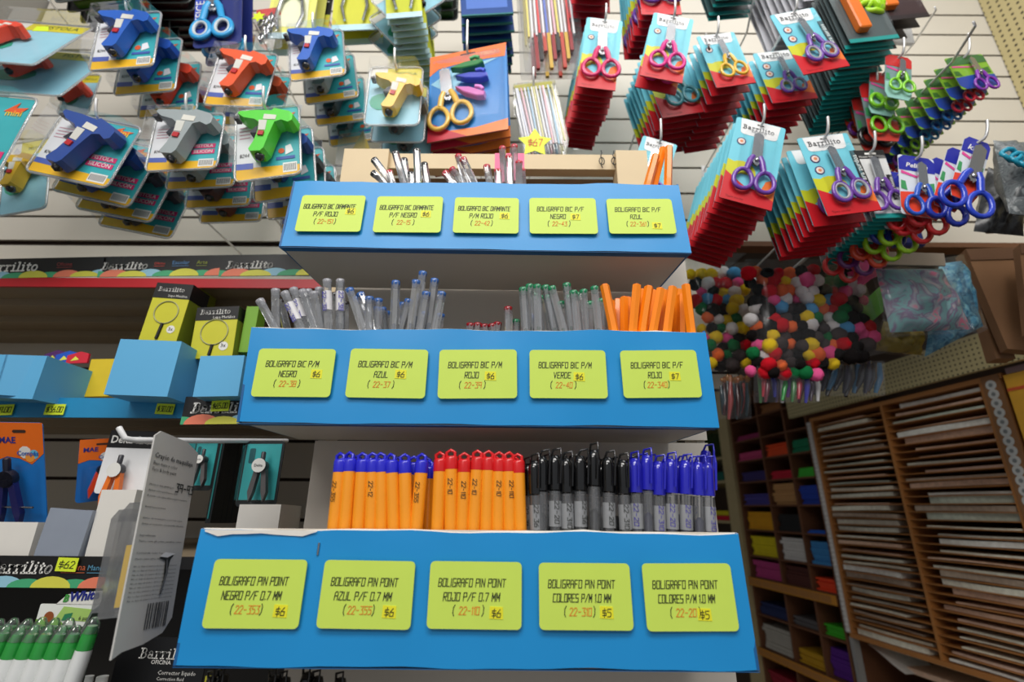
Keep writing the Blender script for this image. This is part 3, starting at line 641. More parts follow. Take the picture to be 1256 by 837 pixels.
def design_kid(w, h, col=(30, 50, 190), simple=False, head=(36, 44, 160), foot=(232, 70, 44), mid=(214, 220, 228), point=True, txt='', drop=.22, accent=(60, 150, 90)):
    """narrow card, scissors handles hang out below it"""
    root = empty('scissors_pack', Matrix()); m = MB(); pts = [(w * .12, 0), (w * .88, 0), (w, h * .12), (w, h * .93), (w * .85, h), (w * .15, h), (0, h * .93), (0, h * .12)] if point else rrect(0, 0, w, h, .003, 2)
    m.prism(pts, 0, .0008, c_(mid, .35)); m.flat([(0, h * .74), (w, h * .74), (w, h * .93), (w * .85, h), (w * .15, h), (0, h * .93)], -.0003, c_(head, .35))
    m.flat([(w * .12, 0), (w * .88, 0), (w, h * .12), (w, h * .34), (w * .5, h * .40), (0, h * .36), (0, h * .12)], -.0003, c_(foot, .35))
    m.flat([(w * .05, h * .68), (w * .7, h * .60), (w * .5, h * .66), (w * .06, h * .73)], -.0005, c_((222, 70, 150))); m.flat([(w * .6, h * .42), (w * .95, h * .4), (w * .95, h * .58), (w * .75, h * .55)], -.0005, c_(accent)); m.flat([(w * .03, h * .42), (w * .2, h * .4), (w * .16, h * .55), (w * .04, h * .56)], -.0005, c_(accent))
    hole(m, w, h)
    if txt and not simple: text(m, txt, w * .5, h * .80, w * .6, -.0006, WHITE, bold=.02, shear=.2, centre=True)
    part(m, 'card', root)
    if simple: 
        H = h; hm = c_(col, .3, coat=.4)
        for sg in (-1, 1):
            hb = MB(); ox = w * .5 + sg * H * .12; oz = -H * drop + H * .14
            hb.tube([(ox + H * .11 * math.cos(t), -.005, oz + H * .14 * math.sin(t)) for t in [i * 2 * PI / 12 for i in range(12)]], H * .035, hm, n=6, closed=True)
            hb.tube([(ox, -.005, oz + H * .12), (w * .5 + sg * w * .03, -.005, h * .3)], H * .04, hm, n=6); part(hb, 'handle', root)
    else: scissors(root, w, h, h * .86, -h * drop, w * .55, col)
    return root
def hook(Mw, w, h, n, pitch, tip=True, label=None, yw=None, hz=.955, xo=.5, colr=None, reach=.012, rise=.022):
    """straight peg hook from the slat wall through the packs' hang holes"""
    a = Mw @ Vector((w * xo, 0, h * hz)); e = a + pitch * max(n - .5, .5); b = Vector((e.x, WY + .001, e.z))
    d = (a - e).normalized(); pts = [b, e, a + d * reach * .6]
    for i in range(1, 5): pts.append(pts[2] + d * (reach * .8 * math.sin(i / 4 * 1.2)) + Vector((0, 0, rise * (i / 4) ** 1.5)))
    m = MB(Matrix.Translation(b).inverted()); m.tube(pts, .0019, colr or HOOK, n=7)
    m.box(b + Vector((0, -.001, -.005)), (.012, .002, .03), colr or HOOK)
    o = m.build('peg_hook'); o.location = b; tag(o, label, 'hook', 'peg hooks on the slat wall'); return o
def cprod(fn, key, **kw):
    o = fn(**kw); return o
def jit(M, w, h, k, amt):
    if not k: return M
    hx = Matrix.Translation((w / 2, 0, h)); return M @ hx @ Matrix.Rotation(rnd.uniform(-amt, amt), 4, 'Y') @ Matrix.Rotation(rnd.uniform(-amt * .7, amt * .7), 4, 'X') @ hx.inverted()
def stack(fn, q, Yf, n, pitch, front, rear, cat, hooklab=None, cols=None, rows=None, amt=.02, simple_rear=True, db=0, dr=0, hk=True, firstgap=0, hx=.5, tiprise=.022, **kw):
    """front pack measured from the photograph, the rest hang behind it on the same hook"""
    M, w, h = quad(*q, Yf, dr, db); pitch = Vector(pitch); protos = {}; out = []
    for k in range(n):
        c = cols[k % len(cols)] if cols else kw.get('col'); args = dict(kw)
        if c is not None: args['col'] = c
        simple = simple_rear and k > 0; kk = (c, simple)
        if kk in protos: o = copy_tree(protos[kk])
        else: o = protos[kk] = fn(w, h, simple=simple, **args)
        off = pitch * k + (pitch * firstgap if k else Vector())
        o.matrix_world = Matrix.Translation(off) @ jit(M, w, h, k, amt)
        if k == 0: lab = front
        elif n <= 2: lab = rear + ', rear one of two'
        elif n <= 6: lab = rear + ', %s from the front' % ordn(k)
        elif k == n - 1: lab = rear + ', rearmost'
        else: lab = rear + ', %s from the front' % ordn(k)
        tag(o, lab, cat, rear + ' stack'); out.append(o)
    if hk: hook(M, w, h, n, pitch, label=hooklab or 'chrome hook of the ' + ' '.join(front.replace(',', '').split()[:11]), xo=hx, rise=tiprise)
    return M, w, h
# ================================================================== glue gun packs (left)
def gun(root, w, h, col, cx=.5, cz=.52, S=None, rot=0, trig=(30, 34, 50), d=.022, flip=False):
    S = S or min(w, h); g = c_(col, .38, coat=.15)
    T = Matrix.Translation((w * cx, 0, h * cz)) @ Matrix.Rotation(rot, 4, 'Y') @ Matrix.Diagonal((-S if flip else S, 1, S, 1))
    body = [(-.40, .30), (-.36, .36), (-.10, .34), (.12, .30), (.16, .34), (.40, .24), (.46, .16), (.44, .04), (.36, .00), (.26, .06), (.18, .04), (.10, -.16), (.02, -.40), (-.04, -.46), (-.20, -.44), (-.24, -.38), (-.16, -.24), (-.10, -.06), (-.08, .08), (-.14, .14), (-.30, .20)]
    m = MB(T); m.prism(body, -d, -.004, g, bev=.02, smooth=False)
    go = part(m, 'glue_gun', root)
    L = CH.setdefault(go.name, [])
    m = MB(T); m.prism([(-.47, .28), (-.40, .27), (-.40, .33), (-.47, .31)], -d * .75, -d * .3, c_((60, 60, 66), .4)); L.append(m.build('nozzle', go))
    m = MB(T); m.prism([(-.09, .08), (-.16, .05), (-.22, -.04), (-.13, -.05), (-.10, -.06)], -d * .8, -d * .3, c_(trig, .4)); L.append(m.build('trigger', go))
    m = MB(T); m.prism([(.02, .22), (.20, .17), (.18, .09), (.00, .13)], -d - .0006, -d, c_((226, 224, 214), .5)); m.prism([(-.06, .12), (.06, .10), (.03, -.08), (-.07, -.06)], -d - .0006, -d, c_((214, 214, 206), .5)); L.append(m.build('rating_sticker', go))
    m = MB(T); m.prism([(-.06, -.09), (.02, -.11), (.00, -.18), (-.08, -.16)], -d - .002, -d, c_((190, 30, 40), .4)); L.append(m.build('switch', go))
    m = MB(Matrix.Translation((w * cx, 0, h * cz)) @ Matrix.Rotation(rot, 4, 'Y')); sx = -S if flip else S
    m.lathe([(0, -.006), (.005, -.003), (.006, .002), (.003, .008)], c_((20, 20, 26), .2, coat=.5), 8, Matrix.Translation((-.10 * sx, -d * .6, -.46 * S))); L.append(m.build('cord_end', go))
    return go
def design_gun(w, h, col=(30, 90, 190), simple=False, style=0, gk=None, dep=.026):
    root = empty('glue_gun_pack', Matrix()); m = MB(); pad = w * .03
    base = TEALc = (60, 178, 186)
    if style == 2: base = (150, 205, 224)
    m.prism(rrect(pad, pad, w - pad, h - pad, .004, 2), 0, .001, c_(base, .35))
    if style in (0, 1):
        m.flat([(pad, h * .15), (w * .40, h * .15), (w * .30, h * .97), (pad, h * .97)], -.0003, c_((226, 228, 232), .35))
        m.flat([(pad, pad), (w - pad, pad), (w - pad, h * .15), (pad, h * .19)], -.0005, c_((238, 186, 40), .35))
        m.flat([(pad, h * .17), (w * .28, h * .16), (w * .28, h * .24), (pad, h * .25)], -.0007, c_((80, 100, 180), .35))
        if not simple:
            m.flat([(w * .72, h * .06), (w * .93, h * .06), (w * .93, h * .19), (w * .72, h * .19)], -.0007, c_((240, 240, 236)))
            for i in range(9): m.flat([(w * (.735 + i * .021), h * .08), (w * (.735 + i * .021) + w * .009, h * .08), (w * (.735 + i * .021) + w * .009, h * .17), (w * (.735 + i * .021), h * .17)], -.0009, BLACK)
            m.flat([(w * .64, h * .84), (w * .80, h * .94), (w * .78, h * .88), (w * .93, h * .89), (w * .84, h * .82), (w * .72, h * .84)], -.0006, c_((226, 90, 40)))
            text(m, 'mini', w * .68, h * .80, w * .2, -.0007, c_((240, 200, 60)), bold=.01)
            if style == 1:
                for i, t in enumerate(('PISTOLA', 'SILICÓN')):
                    z = h * (.38 - .10 * i); m.flat([(w * .60, z), (w * .92, z), (w * .92, z + h * .075), (w * .60, z + h * .075)], -.0006, c_((220, 50, 120))); text(m, t, w * .63, z + h * .015, w * .26, -.0008, WHITE, bold=.01)
            else:
                m.disc(w * .70, h * .36, w * .05, -.0006, c_((220, 90, 40)), 7); m.flat([(w * .76, h * .30), (w * .88, h * .34), (w * .84, h * .44), (w * .76, h * .42)], -.0006, c_((236, 236, 240))); m.flat([(w * .62, h * .24), (w * .90, h * .24), (w * .90, h * .28), (w * .62, h * .28)], -.0006, c_((60, 90, 170)))
            for i in range(4): m.flat([(w * .07, h * (.74 - i * .05)), (w * .24, h * (.745 - i * .05)), (w * .24, h * (.755 - i * .05)), (w * .07, h * (.75 - i * .05))], -.0006, c_((190, 120, 140)))
            strokes(m, '$244', w * .08, h * .33, h * .045, -.0006, BLACK)
    elif style == 2:
        m.flat([(w * .3, h * .80), (w - pad, h * .80), (w - pad, h - pad), (w * .3, h - pad)], -.0003, c_((212, 200, 40), .35)); m.flat([(pad, h * .8), (w * .34, h * .8), (w * .34, h - pad), (pad, h - pad)], -.0004, c_((222, 220, 214), .35))
        m.disc(w * .28, h * .40, w * .22, -.0005, c_((50, 160, 130), .4), 10, h * .14)
        if not simple: text(m, 'PISTOLA', w * .5, h * .86, w * .38, -.0006, c_((60, 90, 60)))
    part(m, 'card', root)
    k = gk or {}; gun(root, w, h, col, **k)
    if not simple: blister(root, w * .015, h * .015, w * .985, h * .985, dep, r=.007)
    m = MB(); m.tube([(p[0], -.001, p[1]) for p in rrect(.001, .001, w - .001, h - .001, .008, 3)], .0016, clear('rim_plastic', base=.12, gain=.8, rough=.08, milky=.25), n=5, closed=True); part(m, 'rim', root)
    return root
B1, B2, NV, GY, GN, YL, OG, RG = (28, 96, 196), (30, 80, 180), (34, 74, 156), (158, 168, 170), (84, 220, 50), (240, 190, 30), (236, 92, 44), (236, 66, 38)
gk0 = dict(cx=.55, cz=.55, S=None)
def gstack(q, Yf, n, pitch, cols, lab, rear, style=0, **kw):
    return stack(design_gun, q, Yf, n, pitch, lab, rear, 'glue gun', cols=cols, simple_rear=False, style=style, amt=.03, dr=kw.pop('dr', 0), **kw)
PIT = (.002, .036, -.001)
gstack(((123, 20), (200, 14), (93, 90)), .55, 4, (.006, .042, -.004), [B1, B2, RG, RG], 'blue glue gun pack above the navy one', 'glue gun pack behind the upper blue one', gk=gk0)
gstack(((270, 64), (343, 67), (243, 130)), .58, 2, (.004, .04, 0), [OG, OG], 'orange glue gun pack with yellow foot, beside the blue scissors', 'glue gun pack behind the orange one', gk=gk0)
gstack(((354, 44), (421, 36), (337, 104)), .56, 4, (.006, .038, -.006), [B1, (150, 160, 160), (40, 60, 70), (40, 60, 70)], 'blue glue gun pack under the chrome pliers', 'pack behind the blue glue gun under the pliers', gk=dict(cx=.45, cz=.55))
gstack(((79, 137), (177, 157), (50, 215)), .52, 4, (.004, .034, -.004), [NV, NV, (60, 60, 70), (60, 60, 70)], 'navy glue gun pack tilted over its stack', 'pack behind the navy glue gun', style=1, gk=gk0)
gstack(((192, 143), (278, 139), (163, 213)), .52, 4, (.004, .034, -.004), [GY, GY, (90, 60, 60), (120, 60, 50)], 'light grey glue gun pack, mid row', 'pack behind the light grey glue gun', style=1, gk=gk0)
gstack(((289, 138), (368, 128), (270, 228)), .50, 4, (.004, .034, -.004), [GN, NV, (60, 66, 70), (60, 66, 70)], 'bright green glue gun pack, nearest the blue top tray', 'pack behind the bright green glue gun', gk=gk0)
gstack(((454, 83), (520, 83), (427, 155)), .56, 3, (.003, .03, -.004), [YL, (90, 100, 100), (90, 100, 100)], 'yellow glue gun pack with a yellow header, right of the others', 'pack behind the right yellow glue gun', style=2, gk=dict(cx=.58, cz=.45))
gstack(((452, 0), (512, -36), (415, 88)), .60, 3, (-.010, .03, -.006), [YL, (90, 100, 96), (90, 100, 96)], 'yellow glue gun pack leaning, under the yellow pliers cards', 'pack behind the leaning yellow glue gun', style=2, dr=.02, gk=dict(cx=.58, cz=.52, S=.06))
gstack(((-45, 112), (50, 121), (-100, 240)), .50, 1, PIT, [RG], 'teal glue gun pack cut off by the left picture edge', 'pack', style=1, hk=False, gk=dict(cx=.35, cz=.42, S=.07))
gstack(((8, 178), (66, 168), (-6, 268)), .60, 1, PIT, [(222, 180, 40)], 'dull yellow glue gun pack low at the left edge', 'pack', style=2, hk=False, gk=dict(cx=.5, cz=.5))
gstack(((6, 25), (118, 34), (-48, 74)), .62, 2, (.01, .035, -.022), [RG, RG], 'orange glue gun pack with a lime sticker, top left', 'pack under the top left orange glue gun', style=2, db=-.05, hk=False, gk=dict(cx=.4, cz=.5, S=.07))
gstack(((88, 92), (126, 92), (86, 142)), .72, 1, PIT, [RG], 'small red pack hanging between the blue and teal packs', 'pack', style=2, hk=False, gk=dict(cx=.5, cz=.5, rot=.5))
stk = MB(Matrix.Translation(P(50, 36, .545))); stk.prism([(-.012, -.003), (.012, -.004), (.010, .006), (-.008, .006)], 0, .0005, c_((216, 240, 40))); tag(stk.build('price_sticker'), 'lime sticker on the top left orange pack', 'sticker')
for (px, py, Y, px2, py2, lab) in ((60, 0, .6, 86, 33, 'upper left'), (150, -6, .5, 168, 22, 'blue gun'), (168, -6, .5, 182, 18, 'second blue gun')):
    a, b = P(px, py, Y), P(px2, py2, Y + .12); m = MB(Matrix.Translation(b).inverted()); m.tube([a, b], .0018, HOOK, n=6); o = m.build('peg_hook'); o.location = b; tag(o, 'thin chrome hook above the %s pack' % lab, 'hook', 'peg hooks on the slat wall')
# navy scissors pack
def design_navy(w, h, col=(40, 160, 220), simple=False):
    root = empty('scissors_pack', Matrix()); m = MB(); m.prism(rrect(0, 0, w, h, .008, 3), 0, .001, c_((26, 40, 110), .35)); m.flat([(0, h * .1), (w * .25, h * .1), (w * .25, h * .8), (0, h * .8)], -.0003, c_((40, 70, 180)))
    m.flat([(0, h * .62), (w * .3, h * .62), (w * .3, h * .95), (0, h * .95)], -.0005, c_((240, 150, 30)))
    if not simple: text(m, 'OFFICE', w * .2, h * .2, h * .3, -.0008, WHITE, rot=PI / 2)
    part(m, 'card', root); scissors(root, w, h, h * .70, h * .06, w * .42, col, (190, 200, 204), big=.85); 
    if not simple: blister(root, w * .12, h * .03, w * .95, h * .95, .014, r=.015)
    return root
stack(design_navy, ((243, -50), (298, -56), (220, 62)), .58, 2, (.003, .03, -.004), 'navy pack with large light blue scissors, top left', 'navy scissors pack', 'scissors', hk=True)
stack(lambda w, h, simple=False: design_kid(w, h, (40, 60, 160), True, head=(240, 150, 40), foot=(26, 40, 110), mid=(26, 40, 110), point=False, drop=.0), ((276, 42), (314, 42), (268, 95)), .68, 1, PIT, 'small navy and orange card behind the orange glue gun', 'card', 'card', hk=False)
# ---- pliers cards
def design_pliers(w, h, simple=False, body=(206, 206, 60), foot=(190, 224, 236), white=False):
    root = empty('pliers_pack', Matrix()); m = MB(); m.prism([(0, 0), (w, 0), (w, h), (0, h)], 0, .0008, c_(body, .4))
    if white: m.flat([(w * .12, h * .12), (w * .88, h * .12), (w * .75, h * .8), (w * .25, h * .8)], -.0003, c_((232, 234, 200), .5))
    m.flat([(0, 0), (w, 0), (w, h * .06), (0, h * .06)], -.0004, c_(foot)); m.box((w / 2, .0004, 0), (w, .0016, .001), c_(foot)); part(m, 'card', root)
    if not simple:
        b = MB()
        for sg in (-1, 1):
            b.tube([(w * .5 + sg * w * .05, -.005, h * .72), (w * .5 - sg * w * .03, -.005, h * .5), (w * .5 + sg * w * .22, -.005, h * .38), (w * .5 + sg * w * .28, -.005, h * .22), (w * .5 + sg * w * .2, -.005, h * .08)], [.003, .005, .0036, .0034, .0026], STEEL, n=7)
        b.lathe([(.005, 0), (.004, .003), (0, .003)], STEEL, 10, Matrix.Translation((w * .5, -.006, h * .5)) @ Matrix.Rotation(PI / 2, 4, 'X')); part(b, 'pliers', root); blister(root, w * .12, h * .04, w * .88, h * .9, .013)
    return root
stack(design_pliers, ((346, -62), (400, -62), (338, 47)), .62, 2, (.001, .03, 0), 'white and yellow card with chrome pliers, leftmost of the yellow cards', 'pliers card', 'pliers', white=True, body=(226, 224, 120))
stack(design_pliers, ((415, -70), (467, -72), (411, 38)), .64, 2, (.001, .03, 0), 'yellow card with narrow chrome pliers, second of the yellow cards', 'yellow pliers card', 'pliers')
stack(design_pliers, ((470, -75), (511, -78), (466, 24)), .60, 14, (.0004, .0115, -.0005), 'yellow card with chrome tool, fronting a long stack', 'yellow card with pale blue foot', 'pliers', body=(200, 206, 50))
m = MB(); M, w, h = quad((395, -30), (413, -30), (393, 46), .66); m.prism([(0, 0), (w, 0), (w, h), (0, h)], 0, .001, BLACK); m.flat([(w * .2, h * .55), (w * .8, h * .55), (w * .8, h * .57), (w * .2, h * .57)], -.0004, WHITE); m.flat([(0, 0), (w, 0), (w, h * .35), (0, h * .35)], -.0003, c_((206, 206, 60))); o = m.build('tool_card'); o.matrix_world = M; tag(o, 'black and yellow card between the two pliers cards', 'card')
# chrome clips in a bag with star sticker
M, w, h = quad((314, 12), (345, 8), (310, 66), .62); root = empty('clip_bag', M); tag(root, 'bag of silver clips with a lime star sticker, left of the pliers', 'bag')
m = MB(); m.box((w / 2, 0, h * .88), (w * .95, .002, h * .2), c_((200, 50, 46))); m.box((w / 2, 0, h * .74), (w * .95, .002, h * .08), WHITE); part(m, 'header', root)
m = MB()
for i in range(7):
    x, z = w * rnd.uniform(.15, .8), h * rnd.uniform(.1, .6); m.tube([(x, -.004, z), (x + .006, -.008, z + .010), (x + .004, -.006, z + .02), (x - .003, -.004, z + .012)], .0022, STEEL, n=6, closed=True)
part(m, 'clips', root); m = MB(); m.prism(rrect(0, 0, w, h * .8, .006, 2), -.014, -.003, BAGM); part(m, 'bag_film', root)
def star(x, z, r, y0, y1, mb, mt, k=6): mb.prism([(x + (r if i % 2 == 0 else r * .55) * math.cos(PI * i / k + .3), z + (r if i % 2 == 0 else r * .55) * math.sin(PI * i / k + .3)) for i in range(2 * k)], y0, y1, mt)
m = MB(); star(w * .25, h * .62, .0115, -.0158, -.0148, m, c_((214, 240, 30))); part(m, 'star_sticker', root)
# dark blister stacks at the very top
def design_dark(w, h, simple=False, col=(50, 80, 30)):
    root = empty('blister_pack', Matrix()); m = MB(); m.prism(rrect(0, 0, w, h, .008, 2), 0, .001, c_((34, 34, 34), .4)); m.prism(rrect(w * .15, h * .05, w * .85, h * .3, .006, 2), -.014, 0, c_(col, .3), bev=.003); part(m, 'card', root)
    m = MB(); m.tube([(p[0], -.001, p[1]) for p in rrect(0, 0, w, h, .008, 3)], .0016, c_((90, 96, 96), .2), n=5, closed=True); part(m, 'rim', root); return root
stack(design_dark, ((75, -50), (150, -60), (62, 5)), .62, 7, (.004, .02, .002), 'black and green blister pack at the top left', 'black and green pack', 'blister pack', col=(70, 110, 30), hk=False)
stack(design_dark, ((180, -60), (240, -60), (172, -8)), .66, 8, (0, .018, .001), 'dark red blister pack top left of the navy scissors', 'dark red pack', 'blister pack', col=(60, 20, 24), hk=False)
stack(design_dark, ((528, -60), (560, -60), (524, 2)), .70, 3, (0, .02, 0), 'small dark green pack at the top, right of the yellow cards', 'small dark green pack', 'blister pack', col=(60, 110, 60), hk=False)
# glue sticks bag (grey, lower) and clear pack by the wood rail
M, w, h = quad((400, 172), (448, 160), (392, 230), .66); root = empty('tool_bag', M); tag(root, 'clear bag with a dark yellow header beside the wooden rail', 'bag')
m = MB(); m.prism([(w * .5, h * .55), (w * .95, h), (w * 1.0, h * .5), (w * .7, h * .1)], -.002, 0, c_((170, 150, 50))); part(m, 'header', root); m = MB(); m.prism([(0, h * .05), (w * .4, h), (w, h * .95), (w * .8, 0)], -.012, -.003, BAGM); part(m, 'bag_film', root)
M, w, h = quad((362, 175), (395, 172), (352, 240), .64); root = empty('tool_pack', M); tag(root, 'white card with small blue tool behind the green glue gun', 'tool pack')
m = MB(); m.prism([(0, 0), (w, 0), (w, h), (0, h)], 0, .001, c_((214, 216, 222))); m.flat([(0, h * .8), (w, h * .8), (w, h), (0, h)], -.0003, c_((60, 64, 70))); part(m, 'card', root); m = MB(); m.prism(rrect(w * .1, h * .35, w * .7, h * .62, .006, 3), -.014, -.002, c_((36, 74, 160), .3), bev=.003); part(m, 'tool', root); blister(root, 0, 0, w, h, .018)
# ================================================================== centre packs
def design_zigzag(w, h, simple=False):
    root = empty('craft_scissors_set', Matrix()); m = MB(); m.prism(rrect(0, 0, w, h, .006, 3), 0, .001, c_((40, 130, 205), .35))
    m.flat([(w * .0, h * .76), (w * .12, h * .83)] + [(w * .5, h * .86), (w * .98, h * .84), (w, h), (0, h)], -.0003, c_((240, 120, 50), .35)); m.flat([(w * .02, h * .66), (w * .3, h * .80), (w * .9, h * .84), (w * .5, h * .72), (w * .3, h * .5)], -.0004, c_((150, 205, 230), .35))
    m.flat([(0, 0), (w, 0), (w, h * .12), (w * .6, h * .08), (w * .3, h * .09), (0, h * .07)], -.0003, c_((240, 130, 50), .35)); m.flat([(0, 0), (w * .5, 0), (w * .3, h * .08), (0, h * .22)], -.0005, c_((200, 40, 60), .35))
    m.box((w / 2, .001, 0), (w, .002, .001), c_((160, 70, 50))); hole(m, w, h, .1)
    if not simple: text(m, 'TIJERAS', w * .66, h * .90, w * .25, -.0006, c_((240, 180, 120)))
    part(m, 'card', root)
    if not simple:
        scissors(root, w, h * 1.0, h * .80, h * .10, w * .26, (244, 196, 84), lean=-.12, big=1.05)
        for i, (x, z, cl) in enumerate(((.52, .74, (30, 130, 60)), (.58, .60, (40, 60, 190)), (.56, .43, (214, 110, 190)))):
            b = MB(Matrix.Translation((w * x, -.008, h * z)) @ Matrix.Rotation((-.02, .22, .52)[i], 4, 'Y')); L = w * .42
            b.prism([(-L * .5, -.001), (-L * .15, -.006), (L * .3, -.006), (L * .5, -.002), (L * .45, .006), (-L * .1, .006)], -.006, .004, c_(cl, .3, coat=.4), bev=.0015); b.tube([(L * .1, -.006, .008), (L * .25, -.006, .010), (L * .38, -.006, .007)], .003, c_(tuple(min(255, v + 50) for v in cl), .3), n=6); part(b, 'zigzag_blade', root)
        blister(root, w * .05, h * .06, w * .97, h * .86, .018)
    return root
stack(design_zigzag, ((528, 71), (621, 52), (531, 174)), .60, 5, (.001, .017, -.002), 'blue and orange card with yellow scissors and three zigzag blades', 'blue and orange craft scissors card', 'scissors', tiprise=.05, dr=-.026)
def straws(root, w, h, cols, n, z0, z1, seed=3, r=.0016):
    r_ = random.Random(seed)
    for i in range(n):
        x = w * (.08 + .84 * i / (n - 1)); m = MB(); m.tube([(x, -.004 + r_.uniform(-.003, .003), h * z0 + r_.uniform(0, .004)), (x + r_.uniform(-.003, .003), -.004, h * z1)], r, c_(cols[i % len(cols)], .4), n=6); part(m, 'straw', root)
def design_straw(w, h, simple=False):
    root = empty('straw_pack', Matrix()); m = MB(); m.box((w * .5, 0, h * .95), (w * .9, .003, h * .09), c_((196, 190, 70))); part(m, 'header', root)
    straws(root, w, h, [(236, 236, 240), (220, 226, 240), (236, 190, 200), (230, 230, 236), (170, 205, 230), (238, 238, 238), (226, 220, 160)], 14, .02, .92)
    m = MB(); m.prism(rrect(0, 0, w, h * .96, .004, 2), -.010, .002, BAGM); part(m, 'bag_film', root); return root
stack(design_straw, ((628, 106), (679, 100), (637, 187)), .60, 3, (.0005, .02, 0), 'clear pack of white and pastel straws with a yellow star', 'clear pack of straws', 'straws', simple_rear=False)
m = MB(Matrix.Translation(P(656, 175, .582))); star(0, 0, .026, 0, .0006, m, c_((220, 236, 40)), 5); strokes(m, '$67', 0, -.006, .012, -.0005, c_((226, 90, 40)), centre=True); tag(m.build('star_sticker'), 'yellow star sticker reading $67 on the straw pack', 'sticker')
def design_straw2(w, h, simple=False):
    root = empty('straw_pack', Matrix()); straws(root, w, h, [(240, 226, 130), (240, 240, 244), (240, 240, 244), (226, 90, 90), (240, 240, 244), (110, 130, 210), (240, 240, 244), (236, 190, 205)], 13, .22, 1.0, 5, .0022)
    for i in range(9):
        m = MB(); x = w * (.2 + .65 * i / 8); m.prism(rrect(x - .003, h * (.0 + .06 * (i % 3)), x + .003, h * .25, .001, 1), -.006, -.001, c_([(150, 24, 30), (26, 24, 24), (190, 60, 40), (210, 170, 60)][i % 4])); part(m, 'straw_tip', root)
    m = MB(); m.prism(rrect(-w * .05, 0, w * 1.05, h, .004, 2), -.012, .002, BAGM); part(m, 'bag_film', root); return root
stack(design_straw2, ((634, -70), (694, -72), (640, 88)), .64, 2, (0, .02, 0), 'clear pack of tall striped sticks with red and black tips', 'clear pack of tall sticks', 'sticks', simple_rear=False)
def design_folder(w, h, simple=False):
    root = empty('blue_pack', Matrix()); m = MB(); m.prism(rrect(0, 0, w, h, .004, 2), 0, .003, c_((34, 72, 140), .35)); m.flat([(w * .1, h * .1), (w * .9, h * .1), (w * .9, h * .3), (w * .1, h * .3)], -.0003, c_((70, 110, 190))); m.box((w / 2, .0015, .001), (w, .0036, .003), c_((20, 110, 110))); part(m, 'folder', root); return root
stack(design_folder, ((562, -55), (622, -58), (560, 20)), .62, 8, (-.0002, .014, -.003), 'dark blue flat pack at the top centre', 'dark blue flat pack', 'pack', hk=False)
# ================================================================== scissors stacks (right of centre)
PU, PK, MG, TLc, YW, LV = (112, 60, 168), (222, 44, 110), (222, 30, 140), (60, 140, 150), (238, 188, 50), (140, 100, 180)
def cy(q, Yf, n, pitch, front, rear, **kw): return stack(design_cyan, q, Yf, n, pitch, front, rear, 'scissors', **kw)
cy(((720, 21), (764, 26), (733, 109)), .60, 12, (-.001, .0138, .0012), 'cyan card with pink handled scissors fronting a stack', 'cyan and red card behind the pink scissors', col=PK, hk=True)
cy(((706, -88), (750, -86), (712, -3)), .60, 11, (-.0005, .013, 0), 'cyan card out of frame above the pink scissors', 'cyan and red card at the top edge', col=PK, hk=False)
cy(((776, -72), (822, -72), (787, 18)), .60, 8, (-.0008, .0135, .001), 'cyan card with purple scissors cut by the top edge', 'cyan and red card behind the top purple scissors', col=PU, hk=False)
cy(((802, 15), (851, 24), (809, 97)), .55, 2, (0, .02, 0), 'cyan card with magenta scissors and a red and orange foot', 'cyan card behind the magenta handled scissors', col=MG)
cy(((784, 68), (838, 60), (802, 147)), .63, 8, (-.0006, .0145, .001), 'cyan card with teal scissors tucked behind the magenta ones', 'cyan and red card behind the teal scissors', col=(70, 150, 160), hk=False)
cy(((854, 45), (900, 39), (880, 108)), .58, 10, (-.0003, .016, 0), 'cyan card with yellow handled scissors', 'cyan and red card behind the yellow scissors', cols=[YW, (70, 40, 90), (60, 110, 60), (120, 30, 60)])
cy(((789, 166), (831, 178), (802, 262)), .60, 3, (0, .013, 0), 'cyan card hanging behind the orange pens', 'cyan card behind the orange pens', col=PU, tiprise=.03)
cy(((904, 143), (964, 158), (916, 251)), .55, 14, (-.0004, .0112, -.0006), 'cyan card with purple scissors fronting the longest stack', 'cyan and red card behind the big purple scissors', col=PU, nring=1)
cy(((944, 19), (998, 9), (965, 96)), .54, 1, (0, .014, 0), 'cyan card with grey and purple scissors, upper of two with black strip', 'card', col=PU, col2=(170, 170, 176), side=True, nring=2)
cy(((923, 66), (976, 60), (948, 127)), .60, 8, (-.0006, .0138, -.001), 'cyan card with grey and purple scissors tucked below the upper one', 'cyan and red card behind the tucked scissors', col=PU, col2=(150, 150, 160), nring=2, hk=False)
cy(((977, 170), (1039, 163), (1004, 267)), .54, 9, (-.0006, .0125, -.0004), 'cyan card with purple and grey scissors, lower of two with black strip', 'cyan and red card of the lower striped stack', col=PU, col2=(176, 176, 184), side=True, nring=2, firstgap=1)
stack(design_white, ((1048, 185), (1083, 184), (1063, 268)), .56, 14, (-.0006, .0085, -.0008), 'white card with slim purple scissors and black header', 'teal footed white card behind slim purple scissors', 'scissors', col=PU)
stack(design_slate, ((1005, -24), (1062, -30), (1023, 55)), .56, 20, (.0002, .0072, -.0028), 'grey card with an orange cutter fronting the teal edged stack', 'dark card with teal foot behind the orange cutter', 'cutter', body=(80, 92, 94))
stack(design_slate, ((952, -70), (992, -74), (962, 4)), .60, 10, (-.0012, .012, -.0006), 'pale grey card at the top edge fronting its stack', 'pale grey card in the stack at the top', 'card pack', body=(206, 206, 212), foot=(180, 180, 188), hk=False)
stack(design_slate, ((860, -70), (910, -74), (868, -8)), .64, 5, (0, .014, 0), 'teal footed card cut by the top edge', 'teal footed card in the stack at the top edge', 'card pack', body=(60, 90, 92), hk=False)
